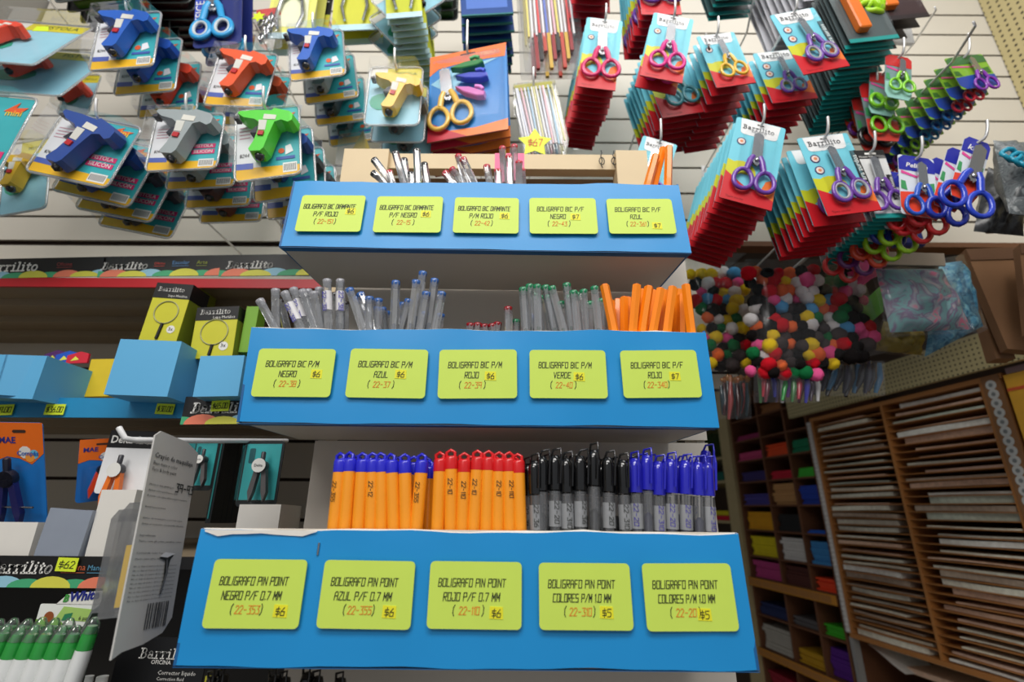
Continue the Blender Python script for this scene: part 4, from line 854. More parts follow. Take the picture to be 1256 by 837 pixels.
# ---- blue/coral scissors cards
stack(design_kid, ((1101, 189), (1145, 196), (1107, 262)), .55, 4, (-.0035, .028, -.0045), 'blue headed card with blue handled scissors, right of the slim purple ones', 'blue headed card behind the blue scissors', 'scissors', col=(26, 84, 190), txt='Pelikan', point=False, drop=.03, cols=[(26, 84, 190), (214, 40, 44), (30, 50, 150), (214, 60, 50)])
stack(design_kid, ((1184, 166), (1216, 178), (1184, 246)), .53, 9, (-.009, .017, -.003), 'navy and coral card with big blue scissors at the right', 'navy and coral card in the fan', 'scissors', cols=[(24, 60, 190), (24, 50, 170), (206, 40, 44), (206, 36, 44), (150, 200, 30), (150, 200, 30), (214, 70, 40), (100, 40, 110), (214, 50, 50)], drop=.22, txt='kids')
stack(design_kid, ((1158, 72), (1204, 66), (1166, 112)), .60, 10, (-.0045, .017, -.004), 'bright card with purple scissors fronting the green fan', 'green striped card in the fan', 'scissors', cols=[(130, 40, 170), (206, 30, 60), (206, 30, 60), (30, 110, 180), (30, 110, 180), (30, 120, 170), (130, 190, 40), (130, 190, 40)], head=(60, 110, 60), foot=(40, 70, 160), mid=(128, 176, 50), point=False, drop=.16, accent=(60, 110, 40), tiprise=.03)
stack(design_kid, ((1086, 66), (1118, 72), (1094, 120)), .58, 2, (-.004, .03, -.002), 'red headed card with a teal and green cutter, upper', 'red headed card behind the teal one', 'cutter', col=(130, 206, 40), head=(200, 40, 40), foot=(150, 200, 190), mid=(120, 150, 150), drop=-.12)
stack(design_kid, ((1053, 102), (1090, 104), (1070, 172)), .62, 2, (.003, .025, -.002), 'red headed card with green and black scissors, below the teal cutter', 'red headed card behind', 'scissors', cols=[(110, 190, 30), (24, 24, 26)], head=(200, 36, 36), foot=(190, 60, 50), mid=(110, 130, 130), drop=-.10)
stack(design_kid, ((1036, 110), (1062, 110), (1040, 160)), .66, 2, (.002, .02, 0), 'small coral card with teal and purple scissors', 'coral card behind', 'scissors', cols=[(40, 150, 170), (110, 40, 140)], head=(60, 140, 120), foot=(222, 80, 40), mid=(200, 60, 50), drop=-.05, hk=False)
stack(design_slate, ((1030, -60), (1092, -66), (1040, 30)), .62, 6, (-.004, .02, -.001), 'dark brown card behind the lime pieces at the top', 'dark brown card in the top stack', 'card pack', body=(60, 40, 44), foot=(40, 30, 34), hk=False)
M, w, h = quad((1078, 8), (1110, 10), (1080, 52), .70); m = MB(); m.prism(rrect(0, 0, w, h, .004, 2), -.003, .004, clear('smoky_film', (.75, .75, .75), milky=.3)); o = m.build('clear_bag'); o.matrix_world = M; tag(o, 'smoky clear bag behind the lime pieces', 'bag')
for i, (px, py, s) in enumerate(((1050, 3, .026), (1071, 10, .022), (1078, 3, .02))):
    m = MB(Matrix.Translation(P(px, py, .56)) @ Matrix.Rotation(i * .7, 4, 'Y')); m.tube([(s * .5 * math.cos(t) * (1 + .3 * math.cos(3 * t)), .003 * math.sin(2 * t), s * .35 * math.sin(t)) for t in [k * PI / 7 for k in range(14)]], .0045, c_((176, 230, 30), .35), n=6, closed=True)
    if i == 0: m.prism([(-s * .7, -.002), (s * .7, -.004), (s * .6, .006), (-s * .5, .007)], -.006, -.003, c_((206, 236, 40)))
    tag(m.build('lime_clip'), 'lime green plastic piece at the top edge, %s from the left' % ordn(i), 'clip', 'lime plastic pieces at the top edge')
m = MB(); M2, w, h = quad((1090, 262), (1125, 262), (1094, 300), .66); m.prism([(0, 0), (w, 0), (w, h), (0, h)], 0, .012, c_((24, 36, 110), .4), bev=.003); o = m.build('navy_pack'); o.matrix_world = M2; tag(o, 'navy pack behind the blue headed scissors card', 'pack')
for px, py, px2, py2, Y in ((1148, 12, 1122, 52, .7), (1196, 32, 1168, 76, .50), (930, -30, 916, 40, .62), (870, 60, 866, 42, .53)):
    a, b = P(px, py, Y), P(px2, py2, Y + .09); b = a + (b - a) * 1.0; m = MB(Matrix.Translation(b).inverted()); m.tube([a + Vector((0, 0, .008)), a, b], .0019, HOOK, n=6); m.tube([b, Vector((b.x, WY, b.z))], .0019, HOOK, n=6); o = m.build('peg_hook'); o.location = b; tag(o, 'bare chrome hook tip near the %s' % {1148: 'top right slats', 1196: 'green fan', 930: 'top edge', 870: 'yellow scissors'}[px], 'hook', 'peg hooks on the slat wall')
# ================================================================== left shelves
shm = mat('beige_shelf_metal', (150, 134, 110), .5, var=.06, scale=8); redm = c_((190, 24, 36), .4); shblue = mat('blue_shelf_edge', (36, 140, 190), .45)
def zat(py, Y, px=150): return P(px, py, Y).z
XL = -1.17
def shelf(Yf, ztop, th, edge, xr, name, lab):
    r = empty(name, Matrix.Translation((0, Yf, ztop))); I = Matrix.Translation((0, -Yf, -ztop)); tag(r, lab, 'shelf')
    m = MB(I); m.box(((XL + xr) / 2, (Yf + WY) / 2 + .002, ztop - .002), (xr - XL, WY - Yf - .006, .004), shm); part(m, 'shelf_board', r)
    m = MB(I); m.box(((XL + xr) / 2, Yf, ztop - th / 2), (xr - XL, .004, th), edge); part(m, 'shelf_edge', r)
    for i in range(3):
        m = MB(I); m.box(((XL + xr) / 2, Yf + .07 + i * .07, ztop - .009), (xr - XL, .012, .011), shm); part(m, 'stiffener', r)
    return r
Y1, Y2, Y3 = .62, .60, .57
z1 = zat(342, Y1); z2 = zat(489, Y2); z3 = zat(683, Y3)
shelf(Y1, z1, z1 - zat(353, Y1), redm, -.02, 'wall_shelf', 'upper left shelf with a red front edge')
shelf(Y2, z2, z2 - zat(513, Y2), shblue, -.02, 'wall_shelf', 'middle left shelf with a blue front edge')
shelf(Y3, z3, .012, BLACK, -.02, 'wall_shelf', 'lower left shelf behind the black printed strip')
zlow = zat(835, .55)
sh_ = shelf(.58, Z0 - .235, .014, BLACK, -.02, 'wall_shelf', 'bottom left shelf carrying the correction pens')
m = MB(Matrix.Translation((0, -.58, -(Z0 - .235)))); m.box((-.6, .72, (Z0 - .235 + z3 - .016) / 2), (1.12, .006, z3 - .02 - Z0 + .235), BLACK); part(m, 'dark_backing', sh_)  # black board added so the gap under the shelf goes dark
def strip(q, Y, tag_, lab, dr=0, db=0, words=(('Barrilito', .02),), arcs=True, wv=.36, mw=.34, sub=None, wm=None):
    M, w, h = quad(*q, Y, dr, db); m = MB(); m.prism([(0, 0), (w, 0), (w, h), (0, h)], 0, .0012, BLACK)
    if arcs:
        cs = [(70, 170, 120), (236, 130, 100), (220, 216, 80), (150, 200, 220), (70, 170, 120), (220, 216, 80)]; n = max(4, int(w / h / .75)); st = w / n
        for i in range(n + 1):
            cx = st * i; rx = st * .85; pts = [(min(max(a, 0), w), b) for a, b in arc(cx, 0, rx, h * (.36 if i % 2 else .28), 180, 0, 10)]
            m.flat(pts, -.0003 - .00008 * (i % 3), c_(cs[i % 6], .5))
    for wd_, x in words: brand(m, w * x, h * wv, mw * (wm or w), -.0008, WHITE, wd_, shear=.2, th=1.35)
    if sub:
        for t, x, ww, cl in sub: text(m, t, x * w, h * .56, ww * w, -.0008, c_(cl)); m.flat([(x * w, h * .47), ((x + ww) * w, h * .47), ((x + ww) * w, h * .49), (x * w, h * .49)], -.0008, c_(cl))
    o = m.build('header_strip'); o.matrix_world = M; tag(o, lab, 'sign'); return o
strip(((-60, 319), (128, 315), (-60, 343)), Y1 - .006, 'a', 'black printed shelf strip with coloured arcs, left end of the upper shelf', words=(('Barrilito', .22),), mw=.36, sub=[('Oficina', .70, .1, (150, 60, 60))], db=.004)
strip(((126, 315), (273, 313), (122, 340)), Y1 - .003, 'a', 'black printed shelf strip with coloured arcs, middle of the upper shelf', words=(('Barrilito', .02),), mw=.38, sub=[('Oficina', .45, .09, (200, 70, 60)), ('Escolar', .6, .14, (90, 140, 190)), ('Arte', .80, .09, (150, 160, 60))])
strip(((273, 313), (430, 311), (273, 339)), Y1 - .003, 'a', 'black printed shelf strip running behind the top blue tray', words=(('Barrilito', .05),), mw=.36)
strip(((228, 487), (330, 486), (221, 521)), Y2 - .02, 'a', 'black printed strip hanging from the middle shelf beside the blue tray', words=(('Barrilito', .10),), mw=.72, wv=.42)
strip(((-70, 681), (215, 684), (-68, 720)), Y3 - .008, 'a', 'wide black printed strip on the lower shelf with a $62 tag', words=(('Barrilito', .22),), mw=.27, wv=.46, sub=[('Oficina', .53, .1, (200, 100, 60)), ('Manualidades', .64, .16, (90, 150, 180)), ('Escolar', .84, .1, (180, 190, 60))])
def ptag(x, y, Y, t, wpx, hpx, lab, rot=0, col=(222, 240, 50), cat='price tag'):
    M, w, h = quad((x, y), (x + wpx, y - rot), (x - wpx * .06, y + hpx), Y); m = MB(); m.prism([(0, 0), (w, 0), (w, h), (0, h)], 0, .0004, c_(col, .6)); strokes(m, t, w * .5, h * .25, h * .5, -.0004, inkm, centre=True, maxw=w * .8, wr=.6)
    o = m.build('price_tag'); o.matrix_world = M; return tag(o, lab, cat)
ptag(-10, 497, Y2 - .005, '$29.00', 28, 13, 'lime price tag at the left end of the blue shelf edge', 1)
ptag(57, 496, Y2 - .005, '$36.00', 24, 13, 'lime price tag under the left blue box')
ptag(193, 495, Y2 - .005, '$30.00', 22, 13, 'lime price tag under the large blue box', -1)
ptag(260, 492, Y2 - .024, '$65.00', 22, 13, 'lime price tag on the black strip beside the blue tray', 1)
ptag(72, 684, Y3 - .011, '$62', 25, 17, 'lime tag reading $62 on the lower black strip', -1)
# boxes on the middle shelf
bxm = mat('light_blue_card', (96, 176, 222), .5, var=.05, scale=10, bump=.15)
def ubox(name, lab, cat, q, Y, depth, mt, dr=0, top=True, leanb=0, side=None, db=0, group=None):
    """open box standing on a shelf; front face measured"""
    M, w, h = quad(*q, Y, dr, db); r = empty(name, M); tag(r, lab, cat, group)
    m = MB(); m.prism([(0, 0), (w, 0), (w, h), (0, h)], 0, .002, mt); part(m, 'front_panel', r)
    for x, nm in ((0, 'side_panel'), (w - .002, 'side_panel')):
        m = MB(); m.hexa([(x, .0021, 0), (x, depth, 0), (x, depth, h * .95), (x, .0021, h)], [(x + .002, .0021, 0), (x + .002, depth, 0), (x + .002, depth, h * .95), (x + .002, .0021, h)], side or mt); part(m, nm, r)
    m = MB(); m.box((w / 2, depth / 2, .001), (w - .004, depth - .004, .002), mt); part(m, 'base', r)
    m = MB(); m.box((w / 2, depth - .001, h * .475), (w, .002, h * .95), mt); part(m, 'back_panel', r); return M, w, h, r
ubox('blue_box', 'long light blue box at the left end of the middle shelf', 'box', ((-60, 433), (58, 437), (-60, 486)), Y2 - .03, .07, bxm, dr=-.005)
ubox('blue_box', 'slanted light blue box beside the yellow folder', 'box', ((60, 437), (106, 455), (44, 487)), Y2 - .03, .04, bxm, dr=.10)
ubox('blue_box', 'large light blue box holding the tall yellow carton', 'box', ((148, 416), (223, 419), (130, 484)), Y2 - .045, .10, bxm, dr=.002)
ubox('blue_box', 'smaller light blue box holding the shorter yellow carton', 'box', ((246, 437), (300, 436), (233, 487)), Y2 - .045, .09, bxm)
M, w, h = quad((112, 441), (150, 440), (98, 487), Y2 + .03); m = MB(); m.prism([(0, 0), (w, 0), (w, h), (0, h)], 0, .01, mat('ochre_card', (226, 196, 40), .6)); o = m.build('yellow_folder'); o.matrix_world = M; tag(o, 'plain yellow folder between the blue boxes', 'folder')
for i, (x, cl) in enumerate(((56, (90, 40, 110)), (70, (30, 90, 200)), (84, (220, 40, 60)))):
    M, w, h = quad((x, 430 + i), (x + 26, 429 + i), (x + 2, 446), Y2 + .06 - .01 * i); m = MB(); m.prism([(0, 0), (w, 0), (w, h * .8), (w * .6, h), (0, h * .7)], 0, .003, c_(cl)); m.flat([(w * .2, h * .2), (w * .6, h * .3), (w * .4, h * .6)], -.0003, c_((240, 240, 90))); o = m.build('magazine'); o.matrix_world = M; tag(o, ['dark purple', 'blue', 'red'][i] + ' printed sheet sticking out behind the left blue box', 'sheet')
def carton(q, Y, dr, lab, dp=.035):
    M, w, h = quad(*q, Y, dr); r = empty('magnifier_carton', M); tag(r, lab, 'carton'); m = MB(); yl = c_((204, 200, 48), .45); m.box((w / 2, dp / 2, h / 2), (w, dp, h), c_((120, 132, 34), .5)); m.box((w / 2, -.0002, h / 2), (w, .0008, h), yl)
    m.box((w / 2, dp / 2 - .0004, h * .87), (w + .0006, dp + .0012, h * .262), BLACK); brand(m, w * .1, h * .86, w * .72, -.0014, WHITE, shear=.1); text(m, 'Lupa Metálica', w * .42, h * .765, w * .52, -.0014, WHITE)
    pts = [(w * .5 + w * .32 * math.cos(t), -.0012, h * .50 + w * .32 * math.sin(t)) for t in [i * PI / 12 for i in range(24)]]; part(m, 'carton_body', r)
    m = MB(); m.tube(pts, .0008, c_((170, 170, 120), .3), n=5, closed=True); m.tube([(w * .5, -.0012, h * .5 - w * .32), (w * .46, -.0014, h * .05)], .002, BLACK, n=6); part(m, 'magnifier_print', r)
    m = MB(); m.disc(w * .76, h * .22, w * .11, -.001, WHITE, 14); text(m, '3x', w * .70, h * .20, w * .12, -.0013, BLACK); part(m, 'badge', r)
carton(((194, 347), (238, 350), (165, 418)), Y2 - .02, .0, 'tall yellow and black carton leaning out of the large blue box')
carton(((243, 378), (294, 376), (248, 440)), Y2 - .01, .0, 'shorter yellow and black carton beside the blue middle tray')
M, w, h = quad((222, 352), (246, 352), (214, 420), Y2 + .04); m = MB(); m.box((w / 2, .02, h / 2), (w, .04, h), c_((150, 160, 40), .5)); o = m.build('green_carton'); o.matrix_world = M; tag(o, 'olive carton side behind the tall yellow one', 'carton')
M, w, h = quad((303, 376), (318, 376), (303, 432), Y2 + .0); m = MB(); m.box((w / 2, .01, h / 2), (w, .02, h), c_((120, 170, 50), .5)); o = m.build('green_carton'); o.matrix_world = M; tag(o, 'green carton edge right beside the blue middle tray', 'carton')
# ---- lower compartment: compass cards
def compass(root, x, z, s, col, dark=(20, 22, 40), y=-.01, rot=0):
    T = Matrix.Translation((x, y, z)) @ Matrix.Rotation(rot, 4, 'Y'); m = MB(T); m.lathe([(s * .05, 0), (s * .05, s * .22), (s * .035, s * .24)], c_(dark, .3), 10, Matrix.Translation((0, 0, s * .32)))
    c = part(m, 'compass', root); L = CH.setdefault(c.name, [])
    m = MB(T); m.lathe([(s * .13, -.004), (s * .14, 0), (s * .13, .004)], c_(dark, .35), 14, Matrix.Translation((0, 0, s * .24)) @ Matrix.Rotation(PI / 2, 4, 'X')); L.append(m.build('hinge', c))
    for sg in (-1, 1): 
        m = MB(T); m.prism([(sg * s * .02, s * .22), (sg * s * .12, s * .2), (sg * s * .20, -s * .3), (sg * s * .15, -s * .5), (sg * s * .09, -s * .3)], -.003, .003, c_(col, .35)); L.append(m.build('leg', c))
    return c
def cardbuild(name, q, Y, paint, lab, cat, dr=0, db=0, r=.004, base=(240, 240, 240)):
    M, w, h = quad(*q, Y, dr, db); root = empty(name, M); tag(root, lab, cat); m = MB(); m.prism(rrect(0, 0, w, h, r, 3), 0, .001, c_(base, .4)); paint(m, w, h, root); part(m, 'card', root); return M, w, h, root
def pm(m, w, h, root):
    m.flat([(0, h * .62)] + [(w * t, h * (.62 + .05 * math.sin(t * 5))) for t in (.25, .5, .75)] + [(w, h * .70), (w, h), (0, h)], -.0003, c_((240, 112, 24), .4)); m.flat(rrect(w * .38, h * .90, w * .66, h * .93, .002, 2), -.0006, c_((60, 40, 30)))
    text(m, 'MAE', w * .10, h * .80, w * .34, -.0006, c_((40, 44, 130)), bold=.03); m.disc(w * .62, h * .71, w * .13, -.0005, WHITE, 10); m.disc(w * .80, h * .69, w * .10, -.0005, c_((110, 190, 220)), 10); m.disc(w * .72, h * .66, w * .10, -.00055, c_((250, 160, 60)), 8); text(m, 'Compás', w * .46, h * .68, w * .44, -.0008, c_((30, 90, 180)), bold=.02)
def pm1(m, w, h, root): pm(m, w, h, root); compass(root, w * .42, h * .33, h * .62, (34, 34, 100)); b = MB(); b.tube([(w * .05, -.01, h * .2), (w * .9, -.01, h * .2)], .0012, STEEL, n=6); part(b, 'adjusting_rod', root); blister(root, w * .1, h * .02, w * .9, h * .60, .014)
def pm2(m, w, h, root): pm(m, w, h, root); compass(root, w * .5, h * .36, h * .6, (232, 70, 30), rot=.15); blister(root, w * .1, h * .02, w * .9, h * .60, .014)
cardbuild('compass_card', ((-8, 518), (52, 519), (-4, 642)), .55, pm1, 'orange and blue card with a dark blue compass at the left edge', 'compass', base=(30, 120, 200), db=.045)
cardbuild('compass_card', ((98, 540), (150, 537), (62, 622)), .60, pm2, 'orange and blue card with a red compass, leaning', 'compass', base=(30, 110, 190), dr=.03)
def pdelta(m, w, h, root):
    m.flat([(0, h * .72), (w, h * .72), (w, h), (0, h)], -.0003, BLACK); text(m, 'Delta', w * .06, h * .80, w * .42, -.0006, WHITE, bold=.02); text(m, 'Compás', w * .55, h * .86, w * .3, -.0006, WHITE); text(m, 'braza niquelada', w * .55, h * .79, w * .4, -.0006, WHITE)
    compass(root, w * .45, h * .18, h * .75, (240, 120, 40), dark=(60, 60, 66)); d = MB(); d.disc(w * .45, h * .36, w * .13, -.016, WHITE, 14); part(d, 'dial', root)
cardbuild('compass_card', ((137, 528), (200, 530), (133, 606)), .612, pdelta, 'white card with black header and an orange legged compass', 'compass')
def pteal(m, w, h, root):
    m.flat([(w * .06, h * .10), (w * .94, h * .10), (w * .94, h * .95), (w * .06, h * .95)], -.0003, c_((60, 176, 178), .4)); m.flat(rrect(w * .15, h * .65, w * .30, h * .88, .001, 1), -.0006, c_((30, 90, 96)))
    compass(root, w * .62, h * .42, h * .70, (96, 92, 92), dark=(70, 70, 74)); d = MB(); d.disc(w * .62, h * .60, w * .17, -.017, WHITE, 14); text(d, 'Delta', w * .52, h * .58, w * .2, -.0175, BLACK); part(d, 'dial', root); blister(root, w * .05, h * .05, w * .95, h * .96, .016, r=.003)
for i, (q, Y, lab) in enumerate(((((302, 541), (350, 541), (300, 622)), .53, 'teal pack with a grey compass beside the stand'), (((241, 541), (270, 541), (239, 602)), .60, 'teal pack half hidden by the grey card'), (((215, 541), (244, 541), (213, 600)), .62, 'teal pack mostly hidden behind the grey card'))):
    cardbuild('compass_pack', q, Y, pteal, lab, 'compass', base=(20, 26, 28))
for i in range(5):
    M, w, h = quad((270 + i * 6, 540), (277 + i * 6, 540), (268 + i * 6, 642), .58 + .01 * i); m = MB(); m.box((w / 2, .02, h / 2), (w * .85, .04, h), c_((16, 20, 22), .3)); m.box((w * .5, -.0006, h * .5), (w * .2, .001, h * .9), c_((30, 110, 110), .3)); o = m.build('black_case'); o.matrix_world = M; tag(o, 'black case with teal line, %s from left between the teal packs' % ordn(i), 'case', 'black cases')
wb = mat('white_box_board', (226, 222, 214), .6, var=.03)
ubox('white_box', 'white open box at the left edge of the lower shelf', 'box', ((-60, 640), (47, 641), (-60, 684)), Y3 - .0, .06, wb)
ubox('white_box', 'taller white box beside the grey one', 'box', ((125, 601), (168, 601), (103, 683)), Y3 - .0, .06, wb, dr=.0)
ubox('grey_box', 'grey box leaning on the lower shelf', 'box', ((62, 623), (114, 627), (38, 683)), Y3 - .005, .05, mat('grey_board', (142, 150, 164), .5, bump=.1))
ubox('white_box', 'low white box under the teal compass pack', 'box', ((294, 619), (345, 619), (290, 655)), .50, .05, wb)
# ---- grey blister card on the long white hook
hp = [P(352, 541, .60), P(250, 541, .47), P(165, 540, .405), P(153, 538, .40), P(146, 525, .40)]
m = MB(Matrix.Translation(hp[0]).inverted()); m.tube(hp, .0024, c_((232, 232, 232), .35), n=8); o = m.build('peg_hook'); o.location = hp[0]; tag(o, 'long white hook carrying the grey crayon card', 'hook')
a, b, c = P(192, 527, .375), P(243, 545, .43), P(152, 806, .375)
cM = basis(b - a, a - c, a); w = (b - a).length * 1.04; h = (a - c).dot(cM.col[2].xyz) * 1.0
oo = a - cM.col[2].xyz * h; 
for k in range(3): cM[k][3] = oo[k]
gc = empty('crayon_blister_card', cM); tag(gc, 'grey back of a blister card with small print and 39-93 in marker', 'blister card')
m = MB(); N = 8; gm = mat('grey_card_back', (198, 196, 192), .45, .1, var=.08, scale=30)
outl = [(0, 0), (w * .15, h * .02), (w * .5, h * .03), (w * .85, h * .06), (w, h * .12), (w, h * .95), (w * .7, h * .99), (w * .1, h), (0, h * .97)]
m.prism(outl, 0, .0012, gm)
dk = c_((56, 58, 62)); text(m, 'Crayón de maquillaje', w * .06, h * .865, w * .84, -.0005, dk, bold=.01); text(m, 'Base mate y color', w * .06, h * .83, w * .5, -.0005, dk); text(m, 'Face & body paint', w * .06, h * .80, w * .5, -.0005, dk)
strokes(m, '39-93', w * .60, h * .72, h * .040, -.0007, BLACK, wr=.55, th=.16)
z = h * .73
for t, ww in (('MODO DE EMPLEO', .5), ('Aplicar sobre piel limpia y seca', .6), ('Retirar con agua tibia y jabón neutro', .84), ('', 0), ('Instrucciones', .4), ('', 0), ('Evite el contacto con los ojos', .8), ('Evitar el contacto con heridas abiertas', .86), ('', 0), ('Ingredientes', .3), ('Talco, cera, glicerina, parafina, color', .86), ('', 0), ('Contenido neto 6 g', .5), ('Hecho para niños mayores de 3', .7)):
    if t: text(m, t, w * .06, z, w * ww, -.0005, dk, h=h * .009)
    z -= h * .026
for i in range(9): text(m, 'No se deje al alcance de los niños menores', w * .06, h * (.36 - .018 * i), w * .84, -.0005, dk, h=h * .008)
r_ = random.Random(5); x = w * .45
while x < w * .85: d = r_.uniform(.0004, .0016); m.flat([(x, h * .09), (x + d, h * .09), (x + d, h * .20), (x, h * .20)], -.0005, dk); x += d + r_.uniform(.0005, .0014)
m.flat([(w * .5, h * .40), (w * .62, h * .42), (w * .80, h * .41), (w * .74, h * .39), (w * .70, h * .30), (w * .64, h * .22), (w * .66, h * .32), (w * .64, h * .385)], -.0007, c_((40, 42, 40)))
m.flat([(w * .5, h * .405), (w * .60, h * .425), (w * .82, h * .418), (w * .66, h * .40)], -.0010, c_((226, 226, 226), .3))  # white highlight painted along the tear
part(m, 'card', gc)
m = MB(); m.tube([(w * .665, -.001, h * .39), (w * .67, -.002, h * .33), (w * .64, -.001, h * .24)], .0007, dk, n=6); part(m, 'tear', gc)
# bubble on the far (printed) side sticks out to the left
m = MB(); bub = [(.06 * w, h * .16), (.72 * w, h * .16), (.74 * w, h * .60), (.6 * w, h * .66), (.2 * w, h * .66), (.06 * w, h * .60)]
m.prism(bub, .0013, .017, clear('bubble_clear', base=.03, gain=.8, rough=.08, milky=.08)); m.prism(inset(bub, .004), .017, .025, clear('bubble_clear')); part(m, 'blister', gc)
m = MB(); m.box((w * .1, .006, h * .33), (.003, .004, h * .26), c_((240, 200, 50))); part(m, 'insert', gc)
# ---- correction pens in their counter box
M, w, h = quad((-30, 735), (78, 732), (-30, 770), .52)
q = ((120, 737), (158, 725), (112, 757))
def pbw(m, w, h, root):
    m.flat([(0, 0), (w * .5, 0), (w * .35, h * .4), (0, h * .3)], -.0003, c_((120, 180, 60))); m.flat([(w * .3, h * .3), (w, h * .2), (w, h * .75), (w * .4, h * .9)], -.0003, c_((170, 206, 110)))
    m.disc(w * .2, h * .42, w * .08, -.0006, c_((150, 80, 40)), 14); m.flat([(w * .42, h * .25), (w * .56, h * .3), (w * .58, h * .62), (w * .45, h * .55)], -.0006, c_((50, 130, 90)))
    m.prism([(w * .25, h * .98), (w * .98, h * .98), (w * 1.12, h * 1.7), (w * .40, h * 1.45)], 0, .001, WHITE); text(m, 'B', w * .36, h * 1.12, w * .09, -.0006, c_((60, 150, 60)), bold=.04, shear=.2); text(m, 'White', w * .47, h * 1.14, w * .48, -.0006, c_((30, 40, 130)), bold=.04, shear=.2, rot=.10)
    text(m, '6 pzas', w * .7, h * .3, w * .2, -.0008, c_((60, 60, 60)))
M, w, h, root = cardbuild('pen_box', ((50, 741), (124, 742), (36, 768)), .50, pbw, 'counter box of green correction pens with a white printed header', 'box', base=(236, 238, 232), r=.001)
m = MB(); m.hexa([(w * 1.0, -.06, -.10), (w * 1.0, .0, -.10), (w * 1.0, .0, h), (w * 1.0, -.01, h * .8)], [(w * 1.0 + .002, -.06, -.10), (w * 1.0 + .002, .0, -.10), (w * 1.0 + .002, .0, h), (w * 1.0 + .002, -.01, h * .8)], c_((70, 84, 76), .5)); part(m, 'side_panel', root)
m = MB(); m.box((w * .2, -.06, -.095), (w * 1.6, .002, .03), c_((226, 228, 222))); part(m, 'front_lip', root)
m = MB(); m.box((w * .2, -.03, -.112), (w * 1.6, .06, .004), c_((200, 200, 190))); part(m, 'base', root)
gcap = mat('green_cap', (40, 150, 60), .25, coat=.5); wbody = mat('white_pen_body', (232, 234, 232), .3, coat=.4); ccap = clear('clear_cap', base=.08, gain=.8, rough=.05, milky=.05)
protoc = None; cpos = [(-8, 770), (8, 770), (26, 771), (43, 771), (60, 771), (77, 771), (94, 771), (116, 761), (0, 763), (17, 762), (34, 763), (52, 761), (68, 762), (86, 762)]
for i, (x, y) in enumerate(cpos):
    if protoc is None:
        o = protoc = empty('correction_pen', Matrix()); part(MB().lathe([(.003, 0), (.0056, .006), (.0061, .062), (.0057, .072)], wbody, 12), 'barrel', o); part(MB().lathe([(.0058, .071), (.0054, .082), (.0036, .088)], gcap, 12), 'cap', o); part(MB().lathe([(.0056, .083), (.0046, .090), (.0022, .094)], ccap, 12), 'clear_tip_cover', o)
    else: o = copy_tree(protoc)
    Y = .452 if i < 8 else .468; T = P(x, y, Y); d = Vector((.12, 0, 1)).normalized()
    o.matrix_world = Matrix.Translation(T - d * .092) @ d.to_track_quat('Z', 'Y').to_matrix().to_4x4()
    tag(o, 'white correction pen with green cap, %s from the left in the %s row' % (ordn(i if i < 8 else i - 8), 'front' if i < 8 else 'rear'), 'correction pen', 'correction pens')
def pbl(m, w, h, root):
    brand(m, w * .25, h * .62, w * .6, -.0005, WHITE, shear=.1); text(m, 'OFICINA', w * .40, h * .52, w * .22, -.0005, WHITE, bold=.01); text(m, 'Corrector líquido', w * .5, h * .34, w * .42, -.0005, WHITE); text(m, 'Correction fluid', w * .5, h * .24, w * .30, -.0005, WHITE)
cardbuild('black_box', ((150, 780), (258, 784), (140, 850)), .50, pbl, 'black printed correction fluid box under the grey card', 'box', base=(18, 18, 20), r=.001)
for i, x in enumerate((108, 126)):
    T = P(x, 830, .55); m = MB(Matrix.Translation((0, 0, 0))); m.lathe([(.008, -.05), (.008, -.01), (.005, -.006), (.005, .0)], c_((220, 222, 220), .4), 12); o = m.build('bottle'); o.location = T; tag(o, 'small white bottle %s of the black box' % ('far left' if i == 0 else 'just left'), 'bottle')
M, w, h = quad((252, 830), (275, 830), (250, 850), .43); m = MB(); m.prism([(0, 0), (w, 0), (w, h), (0, h)], 0, .002, c_((230, 220, 60))); o = m.build('yellow_card'); o.matrix_world = M; tag(o, 'yellow card corner below the bottom tray', 'card')
# ================================================================== right racks
rk = random.Random(11)
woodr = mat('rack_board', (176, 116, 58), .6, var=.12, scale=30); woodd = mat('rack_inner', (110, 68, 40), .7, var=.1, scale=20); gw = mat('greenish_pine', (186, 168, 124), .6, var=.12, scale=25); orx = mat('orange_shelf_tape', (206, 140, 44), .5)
sL, zTL = RS(995, 519); sLb, zBL = RS(1045, 776); sL = (sL + sLb) / 2
sM = (RS(1081, 503)[0] + RS(1155, 808)[0]) / 2; sR = (RS(1203, 468)[0] + RS(1243, 600)[0]) / 2
zT = (RS(995, 519)[1] + RS(1203, 468)[1]) / 2; zB = (RS(1045, 776)[1] + RS(1155, 812)[1]) / 2
rack = empty('paper_rack', Matrix.Translation(W3(sM, 0))); RI = Matrix.Translation(W3(sM, 0)).inverted(); tag(rack, 'wooden sheet rack of many thin shelves along the right wall', 'rack')
